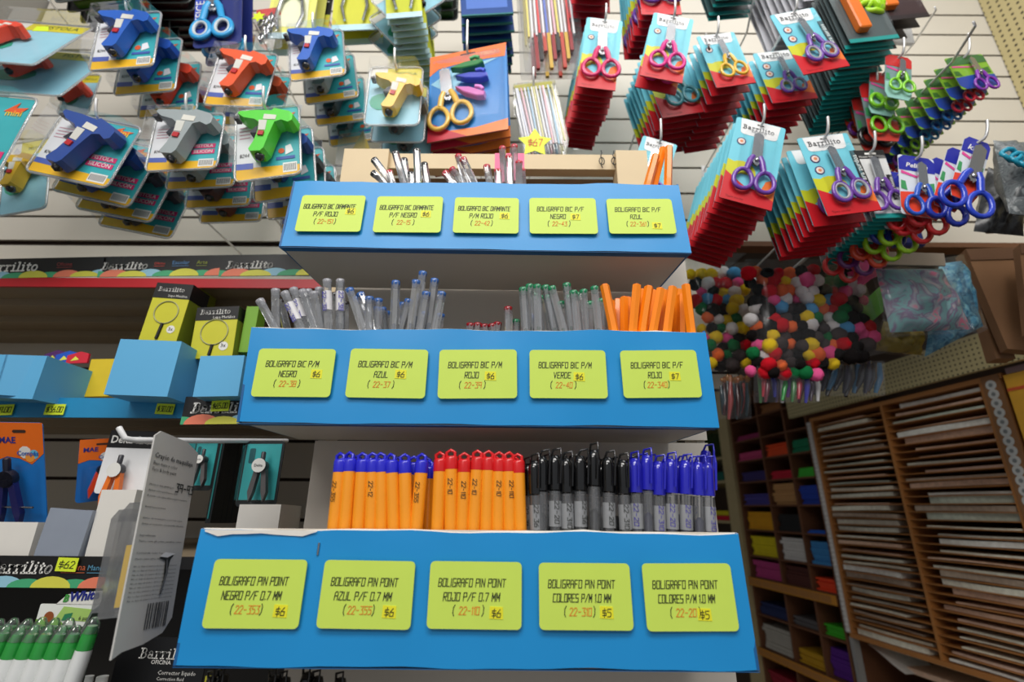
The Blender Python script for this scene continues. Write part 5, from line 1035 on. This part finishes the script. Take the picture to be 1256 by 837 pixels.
# extent along s decreases toward the camera (s negative = nearer)
for s_, nm, mt, th in ((sL, 'divider', woodr, .010), (sM, 'divider', woodr, .008), (sR, 'divider', woodr, .012)):
    m = MB(RI); rbox(m, s_ - th / 2, s_ + th / 2, zB, zT, DEEP, 0, mt); part(m, nm, rack)
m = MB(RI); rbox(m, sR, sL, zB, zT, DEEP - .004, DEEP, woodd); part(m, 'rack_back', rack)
m = MB(RI); rbox(m, sR - .05, sL + .006, zT, zT + .012, DEEP, .002, woodr); part(m, 'top_board', rack)
m = MB(RI); rbox(m, sR - .45, sL + .006, zB - .012, zB, DEEP, .004, woodr); part(m, 'bottom_board', rack)
NS = 33; pitch = (zT - zB) / NS
papc = [(226, 216, 192), (206, 204, 186), (220, 184, 156), (236, 226, 204), (190, 198, 180), (210, 178, 156), (170, 150, 130), (240, 234, 216)]
papm = [mat('sheet_%d' % i, c, .8, var=.35, scale=90) for i, c in enumerate(papc)]
for col_, (sa, sb, cname) in enumerate(((sM, sL, 'far column'), (sR, sM, 'near column'))):
    for i in range(NS):
        z = zT - pitch * (i + 1)
        if i < NS - 1: m = MB(RI); rbox(m, sa + .004, sb - .004, z - .0010, z + .0010, DEEP, -.001, woodr); part(m, 'shelf', rack)
        big = rk.random(); hh = pitch * (rk.uniform(.12, .34) if big < .7 else rk.uniform(.45, .8))
        if col_ == 1 and i in (5, 13, 15): hh = pitch * .9
        L0, L1 = sa + .012, sb - .012
        if col_ == 0: L0 += (L1 - L0) * rk.uniform(.04, .30)
        else: L1 -= (L1 - L0) * rk.uniform(.02, .22)
        n = 6; m = MB(); amp = rk.uniform(0, .25) * pitch; ph = rk.uniform(0, 6); pts0 = []; pts1 = []
        o0 = -rk.uniform(.004, .02)
        for k in range(n + 1):
            t = k / n; s_ = L0 + (L1 - L0) * t; zz = z + .0014; up = hh + amp * (.5 + .5 * math.sin(ph + 3 * t)) * (1 if big > .3 else .3); up = min(up, pitch * .88)
            ff = o0 - .004 * math.sin(5 * t + ph); pts0.append([W3(s_, zz + max(0, up - hh) * .7, ff), W3(s_, zz + up, ff)]); pts1.append([W3(s_, zz, DEEP + .02), W3(s_, zz + up * .8, DEEP + .02)])
        org = W3(L0, z, 0); m.M = Matrix.Translation(org).inverted(); mt = papm[rk.randrange(len(papm))]
        vs = [p for a in pts0 for p in a] + [p for a in pts1 for p in a]; N2 = 2 * (n + 1)
        fs = [(2 * k, 2 * k + 2, 2 * k + 3, 2 * k + 1) for k in range(n)] + [(2 * k + 1, 2 * k + 3, N2 + 2 * k + 3, N2 + 2 * k + 1) for k in range(n)] + [(2 * k, N2 + 2 * k, N2 + 2 * k + 2, 2 * k + 2) for k in range(n)] + [(0, 1, N2 + 1, N2), (N2 - 2, 2 * N2 - 2, 2 * N2 - 1, N2 - 1)]
        m.add(vs, fs, mt); o = m.build('paper_sheets'); o.location = org; tag(o, 'paper sheets in the %s slot from the top, %s of the rack' % (ordn(i), cname), 'paper', 'sheets in the rack, ' + cname)
# beaded edge strip and row of round stickers
m = MB(RI); rbox(m, sL + .004, sL + .022, zB, zT, -.01, .003, c_((188, 184, 178))); part(m, 'edge_strip', rack)
for i in range(46):
    z = zB + (zT - zB) * (i + .5) / 46; T = Matrix.Translation(W3(sL + .013, z, .003)); mm = MB(RI @ T @ NR.to_track_quat('Z', 'Y').to_matrix().to_4x4()); mm.lathe([(.0085, 0), (.007, .003), (0, .0042)], c_((206, 202, 198), .5), 10); part(mm, 'round_tab', rack)
m = MB(RI); rbox(m, sR - .045, sR - .004, zB, zT + .01, -.01, .004, mat('brown_strip', (140, 96, 56), .6)); part(m, 'edge_strip', rack)
for i in range(24):
    z = zT - .012 - i * (zT - zB) / 30; T = Matrix.Translation(W3(sR - .024, z, .0045)); mm = MB(RI @ T @ NR.to_track_quat('Z', 'Y').to_matrix().to_4x4()); mm.lathe([(.0118, 0), (.0118, .001), (.0117, .0011)], c_((196, 196, 192), .4), 16); mm.lathe([(.005, .0012), (0, .0016)], c_((120, 124, 124), .4), 10); part(mm, 'number_disc', rack)
m = MB(RI); rbox(m, sL + .0, sL + .016, zB - .6, zB - .012, -.02, .0, c_((150, 148, 144))); part(m, 'lower_edge_strip', rack)
yb = MB(); rbox(yb, sR - .34, sR - .055, zT - .30, zT + .004, -.20, .004, mat('amber_box_card', (236, 176, 48), .55)); rbox(yb, sR - .34, sR - .055, zT - .035, zT - .028, -.1, .0052, c_((220, 90, 40))); tag(yb.build('amber_box'), 'amber folder box right of the number discs', 'box')
yb = MB(); rbox(yb, sR - .34, sR - .06, zT + .006, zT + .02, -.15, .0, c_((150, 120, 120))); tag(yb.build('folder'), 'mauve folder lying on top of the amber box', 'folder')
# lower bay of loose sheets
for i in range(14):
    z = zB - .03 - i * .022; mm = MB(); s0_, s1_ = sM - .30 + rk.uniform(-.02, .02), sL - rk.uniform(.02, .12)
    if i % 2: s0_, s1_ = sR - .45, sM - rk.uniform(.0, .05)
    rbox(mm, s0_, s1_, z, z + rk.uniform(.004, .014), DEEP + .02, -rk.uniform(.02, .08), papm[i % len(papm)] if i != 4 else c_((90, 110, 60))); tag(mm.build('paper_sheets'), 'loose sheets below the rack, %s from the top' % ordn(i), 'paper', 'loose sheets under the rack')
m = MB(RI); rbox(m, sR - .45, sL + .006, zB - .36, zB - .35, DEEP, .0, woodr); part(m, 'lower_shelf', rack); m = MB(RI); rbox(m, sR - .45, sL, zB - .36, zB - .012, DEEP - .004, DEEP, woodd); part(m, 'lower_back', rack)
# curled white sheet
mm = MB(); pts = [W3(sL - .03 - .02 * k, zB - .035 - .004 * k + .012 * math.cos(k * .5), -.02) for k in range(7)]; 
mm.add([p for a in pts for p in (a, a - NR * .12)], [(2 * k, 2 * k + 1, 2 * k + 3, 2 * k + 2) for k in range(6)], WHITE, True); tag(mm.build('curled_sheet'), 'curled white sheet under the rack', 'paper')
# ---- colour paper pigeonholes
cub = empty('pigeonhole_rack', Matrix.Translation(W3(.9, 0))); CI = Matrix.Translation(W3(.9, 0)).inverted(); tag(cub, 'wooden pigeonhole rack of coloured paper at the far right', 'rack')
yc = 600
sv = [RS(x, yc)[0] for x in (906, 941, 974, 1006)]       # vertical boards, far -> near
rowy = [479, 507, 535, 562, 590, 620.5, 651.8, 684.7, 712]; rz = [RS(940, y)[1] for y in rowy]; sv[3] = max(sv[3], sL + .032)
rz2 = [RS(940, y)[1] for y in (722, 757, 797)]; rz3 = [RS(940, y)[1] for y in (806, 845)]
zmin = RS(940, 880)[1]
for i, s_ in enumerate(sv):
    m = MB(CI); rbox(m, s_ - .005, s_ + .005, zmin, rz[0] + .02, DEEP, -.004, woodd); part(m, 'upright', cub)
sp0, sp1 = RS(893, yc)[0], RS(905, yc)[0]
m = MB(CI); rbox(m, min(sp0, sp1), max(sp0, sp1), zmin - .5, rz[0] + .2, -.03, .01, gw); part(m, 'post', cub)
m = MB(CI); rbox(m, sv[-1], sv[0] + .02, zmin - .3, rz[0] + .1, DEEP - .004, DEEP, woodd); part(m, 'rack_back', cub)
for z in rz + rz2[1:2] + rz3[1:]:
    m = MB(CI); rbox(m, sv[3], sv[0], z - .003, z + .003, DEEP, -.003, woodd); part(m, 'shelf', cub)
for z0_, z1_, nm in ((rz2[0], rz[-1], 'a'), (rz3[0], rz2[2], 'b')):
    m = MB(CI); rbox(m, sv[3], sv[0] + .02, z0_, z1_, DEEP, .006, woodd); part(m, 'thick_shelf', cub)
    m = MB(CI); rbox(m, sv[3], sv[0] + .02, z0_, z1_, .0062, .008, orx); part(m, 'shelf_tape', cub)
    for k in range(9): m = MB(CI); s_ = sv[3] + (sv[0] - sv[3]) * (k + .4) / 9; rbox(m, s_, s_ + .05, z0_ + .004, z1_ - .004, .0082, .0088, c_((176, 120, 60))); part(m, 'shelf_label', cub)
PAP = [  # per row: (colour name, rgb, fill) for the far, middle, near column
 [None, ('brown kraft', (150, 96, 48), .45), ('dark teal', (16, 66, 62), .6)],
 [('dark magenta', (150, 36, 90), .3), None, None],
 [('pink', (204, 70, 120), .45), ('orange', (240, 80, 20), .62), ('green', (0, 128, 84), .62)],
 [('indigo', (58, 44, 110), .5), ('crimson', (206, 16, 50), .4), ('light green', (60, 190, 50), .42)],
 [('slate violet', (74, 66, 150), .5), ('kraft brown', (190, 140, 84), .9), ('royal blue', (20, 60, 170), .75)],
 [('amber', (226, 160, 10), .78), ('black', (24, 22, 22), .7), ('bright blue', (20, 100, 210), .12)],
 [('yellow', (226, 206, 10), .8), ('white', (216, 212, 206), .85), ('pale blue', (60, 140, 200), .8)],
 [('mauve pink', (186, 60, 124), .85), ('maroon', (84, 34, 24), .85), ('orange red', (244, 70, 20), .55)]]
PAP2 = [[('navy', (30, 44, 90), .45), ('grey', (96, 92, 92), .3), ('leaf green', (60, 180, 30), .35)], [('off white', (176, 170, 158), .75), ('gold', (196, 150, 20), .4), ('purple', (84, 20, 130), .75)]]
PAP3 = [[('red and blue', (150, 24, 44), .6), ('red', (180, 20, 40), .5), ('deep blue', (10, 66, 140), .9)]]
def fill(ct, z0_, z1_, row):
    for j, e in enumerate(row):
        if not e: continue
        nm, rgb, f = e; sa, sb = sv[j + 1] + .009, sv[j] - .009; H = (z1_ - z0_ - .008) * f; n = max(2, min(7, int(H / .006))); org = W3(sa, z0_, 0)
        root = empty('paper_stack', Matrix.Translation(org)); tag(root, '%s paper stack in the %s pigeonhole row from the top' % (nm, ordn(ct)), 'paper', 'coloured paper stacks')
        pm_ = mat('paper_%d_%d_%d' % rgb, rgb, .6, var=.12, scale=40)
        for k in range(n):
            m = MB(Matrix.Translation(org).inverted()); o0 = -.012 - rk.uniform(0, .012); z = z0_ + .0032 + H * k / n
            sx = rk.uniform(0, .006); rbox(m, sa + sx, sb - rk.uniform(0, .008), z, z + H / n - .0006, DEEP + .03, o0, pm_); part(m, 'ream', root)
for i, r_w in enumerate(PAP): fill(i, rz[i + 1], rz[i], r_w)
fill(8, rz2[1], rz2[0], PAP2[0]); fill(9, rz2[2], rz2[1], PAP2[1]); fill(10, rz3[1], rz3[0], PAP3[0])
# further bay beyond the post
sf = [sv[0] + .12, sv[0] + .85]; fb = empty('far_rack', Matrix.Translation(W3(sf[1], 0))); FI = Matrix.Translation(W3(sf[1], 0)).inverted(); tag(fb, 'far rack bay beyond the pine post', 'rack')
fz = [RS(876, y)[1] for y in (500, 563, 592, 640, 690, 740, 790)]
for z in fz: m = MB(FI); rbox(m, sf[0], sf[1], z - .006, z + .006, DEEP, -.01, gw); part(m, 'shelf', fb)
for i, (k, z, cl, nm) in enumerate(((0, 2, (10, 100, 84), 'teal green'), (0, 3, (206, 16, 50), 'scarlet'), (0, 3, (214, 200, 20), 'lemon yellow'), (0, 4, (100, 90, 80), 'dull grey'), (0, 5, (220, 90, 140), 'rose pink'))):
    m = MB(); z_ = fz[z] + .007 + (.022 if i == 2 else 0); rbox(m, sf[0] + .02, sf[1] - .05, z_, z_ + (.04 if i == 0 else .02), DEEP + .03, -.02, c_(cl, .6)); tag(m.build('paper_stack'), nm + ' paper stack in the far bay beyond the post', 'paper', 'coloured paper stacks')
gb = MB(); ga, gb_ = RS(884, 545)[0], RS(850, 545)[0]; g0, g1 = fz[1] + .0065, RS(876, 517)[1]; fr = []
for k in range(9):
    t = k / 8; s_ = ga + (min(gb_, sf[1] - .02) - ga) * t; e = .5 + .5 * math.sin(PI * t) ** .5; fr.append([W3(s_, g0, -.03), W3(s_, g0 + (g1 - g0) * .5, -.012 + .006 * math.sin(9 * t)), W3(s_, g0 + (g1 - g0) * (.75 + .25 * e) + .008 * math.sin(14 * t), -.05), W3(s_, g0 + (g1 - g0) * .6, -.22), W3(s_, g0, -.22)])
gb.add([p for r in fr for p in r], [(5 * k + j, 5 * k + 5 + j, 5 * k + 5 + (j + 1) % 5, 5 * k + (j + 1) % 5) for k in range(8) for j in range(5)] + [(0, 1, 2, 3, 4), (40, 44, 43, 42, 41)], mat('dark_green_film', (34, 58, 26), .2, coat=.6, bump=.6, scale=60), True)
tag(gb.build('green_bag'), 'dark shiny green bag beyond the right end of the pens', 'bag')
# wooden ledge below the upper slat wall on the right
m = MB(); m.box((.78, WY + .0, Z0 + .5175), (.80, .03, .011), mat('brown_ledge', (110, 72, 48), .6)); structure(m.build('trim_3'))
# ================================================================== pompom bags and friends
PCOL = [((22, 18, 18), 20, 'black'), ((232, 196, 40), 14, 'yellow'), ((240, 90, 150), 10, 'pink'), ((226, 220, 220), 11, 'white'), ((200, 20, 36), 9, 'red'), ((80, 150, 200), 9, 'blue'), ((20, 110, 60), 7, 'green'), ((240, 110, 60), 7, 'orange'), ((70, 62, 62), 5, 'grey')]
pomm = {}
def pommesh(i, var):
    k = (i, var)
    if k not in pomm:
        bm = bmesh.new(); bmesh.ops.create_icosphere(bm, subdivisions=3, radius=1)
        for v in bm.verts: v.co *= 1 + .07 * rnd.uniform(-1, 1) + .05 * noise.noise(v.co * 2 + Vector((i, var, 0)))
        me = bpy.data.meshes.new('pompom'); bm.to_mesh(me); bm.free(); me.materials.append(mat('pompom_' + PCOL[i][2], PCOL[i][0], .95, var=.2, scale=500, spec=.15)); me.polygons.foreach_set('use_smooth', [True] * len(me.polygons)); pomm[k] = me
    return pomm[k]
def pombag(region, Y, step, size, label, seed, limit):
    r_ = random.Random(seed); xs = [p[0] for p in region]; ys = [p[1] for p in region]; cnt = 0
    def inside(x, y):
        c = False; n = len(region)
        for i in range(n):
            (x1, y1), (x2, y2) = region[i], region[(i + 1) % n]
            if (y1 > y) != (y2 > y) and x < (x2 - x1) * (y - y1) / (y2 - y1) + x1: c = not c
        return c
    y = min(ys); row = 0
    while y < max(ys):
        x = min(xs) + (step / 2 if row % 2 else 0); inrow = 0
        while x < max(xs):
            if inside(x, y) and cnt < limit:
                t = r_.uniform(0, sum(c[1] for c in PCOL)); i = 0
                while t > PCOL[i][1]: t -= PCOL[i][1]; i += 1
                o = bpy.data.objects.new('pompom', pommesh(i, r_.randrange(2))); COL.objects.link(o); Yv = Y + (.006 if (row + int(x)) % 2 else -.004) + r_.uniform(-.003, .003)
                o.location = P(x + r_.uniform(-2.5, 2.5), y + r_.uniform(-2.5, 2.5), Yv); s = size * r_.uniform(.86, 1.18); o.scale = (s, s * .9, s); o.rotation_euler = (r_.uniform(0, 6), r_.uniform(0, 6), 0)
                tag(o, '%s pompom in the %s, %s from left in %s row' % (PCOL[i][2], label, ordn(inrow), ordn(row)), 'pompom', 'pompoms in the %s' % label); cnt += 1; inrow += 1
            x += step
        y += step * .84; row += 1
def bagfilm(poly, Y, lab, th=.05, n=10, name='plastic_bag', film=None, seed=1):
    c = P(sum(p[0] for p in poly) / 4, sum(p[1] for p in poly) / 4, Y); root = empty(name, Matrix.Translation(c)); tag(root, lab, 'bag'); I = Matrix.Translation(c).inverted()
    for nm, yy, sg in (('front_film', Y - th / 2, -1), ('back_film', Y + th / 2, 1)):
        TL, TR_, BR, BL = [P(*p, yy) for p in poly]; m = MB(I); vs = []
        for j in range(n + 1):
            for i in range(n + 1):
                u, v = i / n, j / n; p = TL.lerp(TR_, u).lerp(BL.lerp(BR, u), v); e = math.sin(PI * u) ** .5 * math.sin(PI * min(1, v + .02)) ** .5
                wv = noise.noise(Vector((u * 3 + seed, v * 5, yy))) * .010 + noise.noise(Vector((u * 9 + v * 6, v * 3, seed))) * .005
                yv = Y + sg * th / 2 * e + wv * e; vs.append(Vector((p.x * yv / yy if yy else p.x, yv, CAM.z + (p.z - CAM.z) * yv / yy)))
        m.add(vs, [(j * (n + 1) + i, (j + 1) * (n + 1) + i, (j + 1) * (n + 1) + i + 1, j * (n + 1) + i + 1) for j in range(n) for i in range(n)], film or BAGM, True); part(m, nm, root)
    return root, I
RA = [(846, 334), (932, 334), (934, 462), (858, 452)]
RB = [(934, 330), (1044, 332), (1078, 424), (1062, 440), (1046, 462), (938, 462)]
pombag([(846, 336), (912, 336), (916, 450), (860, 448)], .80, 13.2, .0112, 'left clear bag', 3, 110)
pombag([(916, 334), (1046, 334), (1080, 422), (1050, 440), (1000, 462), (922, 458)], .72, 13.4, .0106, 'large clear bag', 5, 180)
bagfilm([(840, 322), (918, 322), (922, 458), (852, 456)], .80, 'clear bag of pompoms beside the orange pens', th=.05, seed=2)
bagfilm([(914, 318), (1052, 318), (1090, 432), (930, 468)], .72, 'large clear bag of pompoms below the scissors stacks', th=.055, seed=4)
# bundles hanging under the pompoms
def bundle(x0, x1, y0, y1, Y, cols, n, lab, lean=0, r=.0035, grp=None):
    c = P((x0 + x1) / 2, y0, Y); root = empty('stick_bundle', Matrix.Translation(c)); tag(root, lab, 'bundle'); I = Matrix.Translation(c).inverted(); r_ = random.Random(int(x0))
    for i in range(n):
        x = x0 + (x1 - x0) * (i + .5) / n; a = P(x, y0 + r_.uniform(-3, 3), Y + r_.uniform(-.01, .01)); b = P(x + lean + r_.uniform(-4, 4), y1 + r_.uniform(-6, 3), Y + r_.uniform(-.01, .01))
        m = MB(I); m.tube([a, (a + b) / 2 + Vector((0, -.004, 0)), b], [r * .7, r * 1.3, r * .6], c_(cols[i % len(cols)], .25, coat=.5), n=6); part(m, 'stick', root)
    m = MB(I); a, b, c2, d = P(x0 - 3, y0 - 3, Y - .02), P(x1 + 3, y0 - 3, Y - .02), P(x1 + 4, y1 + 2, Y - .02), P(x0 - 4, y1 + 2, Y - .02); m.add([a, b, c2, d], [(0, 1, 2, 3)], BAGM); part(m, 'film', root)
bundle(928, 1002, 455, 492, .74, [(60, 110, 60), (170, 40, 60), (90, 20, 40), (40, 40, 150), (50, 20, 60), (200, 200, 200), (30, 150, 60), (110, 60, 150)], 14, 'clear pack of shiny coloured sticks under the large pompom bag')
bundle(1004, 1082, 446, 484, .78, [(30, 26, 34), (40, 40, 60), (26, 22, 26), (60, 120, 160)], 12, 'dark feathery bundle under the right end of the pompom bag', lean=-8, r=.005)
bundle(882, 918, 470, 512, .80, [(24, 50, 60), (60, 20, 24), (20, 24, 30), (150, 60, 60)], 9, 'small dark striped pencil bundle below the left pompom bag')
bundle(882, 918, 462, 472, .81, [(160, 110, 60), (150, 90, 50)], 9, 'brown pencil ends above the dark striped bundle')
# pastel bag with header, blue bag behind, coloured cards
def lump(name, poly, Y, cols, lab, cat, seed=1, th=.04, sc=18):
    if name in MATS: mt = MATS[name]
    else:
        mt = bpy.data.materials.new(name); mt.use_nodes = True; nt = mt.node_tree; b = nt.nodes['Principled BSDF']; b.inputs['Roughness'].default_value = .6; tc = nt.nodes.new('ShaderNodeTexCoord'); nz = nt.nodes.new('ShaderNodeTexNoise'); nz.inputs['Scale'].default_value = sc; nz.inputs['Distortion'].default_value = 1.5; cr = nt.nodes.new('ShaderNodeValToRGB')
        cr.color_ramp.elements[0].position = .3; cr.color_ramp.elements[1].position = .7; cr.color_ramp.elements[0].color = (*lin(cols[0]), 1); cr.color_ramp.elements[1].color = (*lin(cols[-1]), 1)
        for i, cl in enumerate(cols[1:-1]): e = cr.color_ramp.elements.new(.3 + .4 * (i + 1) / (len(cols) - 1)); e.color = (*lin(cl), 1)
        nt.links.new(tc.outputs['Object'], nz.inputs['Vector']); nt.links.new(nz.outputs['Fac'], cr.inputs[0]); nt.links.new(cr.outputs[0], b.inputs['Base Color'])
    TL, TR_, BR, BL = [P(*p, Y) for p in poly]; c = (TL + BR) / 2; I = Matrix.Translation(c).inverted(); m = MB(I); n = 14; vs = []
    for sg in (-1, 1):
        for j in range(n + 1):
            for i in range(n + 1):
                u, v = i / n, j / n; p = TL.lerp(TR_, u).lerp(BL.lerp(BR, u), v); e = (math.sin(PI * u) * math.sin(PI * v)) ** .4 if 0 < i < n and 0 < j < n else 0
                vs.append(p + Vector((0, sg * e * (th / 2 + noise.noise(Vector((u * 6, v * 6, seed + sg))) * th * .35), 0)))
    k = (n + 1) ** 2; fs = [(j * (n + 1) + i, (j + 1) * (n + 1) + i, (j + 1) * (n + 1) + i + 1, j * (n + 1) + i + 1) for j in range(n) for i in range(n)]
    m.add(vs, fs + [tuple(k + q_ for q_ in f[::-1]) for f in fs], mt, True); o = m.build('contents'); o.location = c; return o
def filled_bag(name, mname, poly, inner, Y, cols, lab, header=None, seed=1, th=.035, sc=18):
    o = lump(mname, inner, Y, cols, lab, 'bag', seed, th, sc); root, I = bagfilm(poly, Y, lab, th=th + .016, seed=seed, name=name)
    loc = Vector(o.location); o.parent = root; o.location = loc - root.matrix_world.translation
    if header: m = MB(I); a, b, c, d = [P(*p, Y - .012) for p in header]; m.hexa([a, b, c, d], [p + Vector((0, .003, 0)) for p in (a, b, c, d)], c_((176, 160, 140), .7)); part(m, 'header_card', root)
    return root
filled_bag('feather_bag', 'pastel_fluff', [(1066, 322), (1158, 324), (1198, 408), (1088, 414)], [(1074, 330), (1156, 330), (1192, 404), (1092, 408)], .66, [(70, 130, 130), (120, 140, 150), (110, 160, 160), (120, 100, 130), (150, 160, 165), (214, 110, 140), (110, 165, 155)], 'clear bag of pastel feathers with a paper header', header=[(1068, 308), (1158, 311), (1160, 326), (1070, 324)], seed=3, sc=26)
filled_bag('blue_bag', 'blue_crystals', [(1150, 318), (1182, 312), (1212, 404), (1130, 444)], [(1152, 324), (1180, 320), (1206, 400), (1134, 438)], .72, [(40, 90, 120), (70, 130, 160), (120, 170, 180)], 'clear bag of blue crystals behind the pastel bag', seed=6, sc=80)
filled_bag('yellow_bag', 'olive_straw', [(1082, 392), (1135, 404), (1132, 440), (1070, 432)], [(1084, 394), (1132, 406), (1130, 436), (1074, 430)], .78, [(120, 100, 20), (150, 130, 40), (90, 80, 20)], 'olive yellow bag under the pastel bag', seed=8, sc=40)
for i, (q, Y) in enumerate(((((1042, 322), (1072, 306), (1040, 352)), .70), (((1040, 334), (1070, 316), (1044, 360)), .71), (((1046, 312), (1066, 300), (1046, 330)), .72))):
    M, w, h = quad(*q, Y); m = MB(); m.prism([(0, 0), (w * .5, h * .1), (w, 0), (w, h), (w * .5, h * .9), (0, h)], 0, .006, c_((240, 90, 150), .5), bev=.001); o = m.build('pink_foam_sheet'); o.matrix_world = M; tag(o, 'pink folded foam piece, %s, left of the pastel bag' % ['nearest', 'middle', 'highest'][i], 'foam')
M, w, h = quad((1052, 378), (1078, 356), (1066, 398), .72, .02); m = MB(); m.prism([(0, 0), (w * 1.2, 0), (w * 1.2, h * 1.1), (0, h)], 0, .003, c_((80, 170, 50), .5)); o = m.build('green_card'); o.matrix_world = M; tag(o, 'plain green card between the pompoms and the pastel bag', 'card')
m = MB(Matrix.Translation(P(1090, 420, .84)).inverted()); 
# brown cartons at the right edge
kraft = mat('kraft_board', (128, 92, 62), .75, var=.10, scale=40)
for i, (poly, Y, dy) in enumerate((([(1184, 306), (1290, 302), (1330, 436), (1236, 428)], .80, .03), ([(1182, 308), (1205, 308), (1246, 440), (1222, 440)], .83, .06), ([(1250, 300), (1300, 296), (1340, 400), (1262, 408)], .74, .02))):
    a, b, c, d = [P(*p, Y) for p in poly]; org = Vector(d); m = MB(Matrix.Translation(org).inverted()); off = Vector((0.004, .012 + dy * .2, -.002)); m.hexa([a, b, c, d], [p + off for p in (a, b, c, d)], kraft); fl = [(a + Vector((0, -.0015, 0))), (b + Vector((0, -.0015, 0))), (b.lerp(c, .12) + Vector((0, -.002, 0))), (a.lerp(d, .12) + Vector((0, -.002, 0)))]
    m.hexa(fl, [p + Vector((0, .001, 0)) for p in fl], mat('kraft_flap', (96, 66, 44), .8)); o = m.build('kraft_carton'); o.location = org; tag(o, ['large flat brown carton at the right edge under the ledge', 'narrow brown carton edge left of the large one', 'brown carton flap nearest the right edge'][i], 'carton')

# crumpled bags at the right edge
def crumple(mname, poly, Y, cols, lab, seed, sc, name='crumpled_bag', th=.04):
    o = lump(mname, poly, Y, cols, lab, 'bag', seed, th, sc); o.name = name; o.data.materials[0].node_tree.nodes['Principled BSDF'].inputs['Roughness'].default_value = .3
    tag(o, lab, 'bag'); return o
crumple('silver_film', [(1218, 172), (1264, 176), (1290, 268), (1238, 262)], .60, [(60, 64, 66), (120, 126, 128), (90, 96, 98), (176, 180, 180)], 'silver grey crumpled bag at the right edge', 4, 60)
crumple('black_film', [(1212, 205), (1244, 215), (1256, 290), (1194, 284)], .66, [(14, 14, 16), (60, 62, 64), (24, 24, 26)], 'black crumpled bag hanging behind the big blue scissors', 9, 50)
for i in range(3):
    c = P(1240 + 11 * i, 190 + 5 * i, .565); m = MB(Matrix.Identity(4)); m.tube([(.012 * math.cos(t), .002 * math.sin(3 * t), .009 * math.sin(t)) for t in [k * PI / 7 for k in range(14)]], .0032, c_((30, 150, 180), .3), n=6, closed=True); o = m.build('scissors_handle_loop'); o.location = c; tag(o, 'teal loop hanging over the silver bag, %s from left' % ordn(i), 'loop', 'teal loops at the right edge')
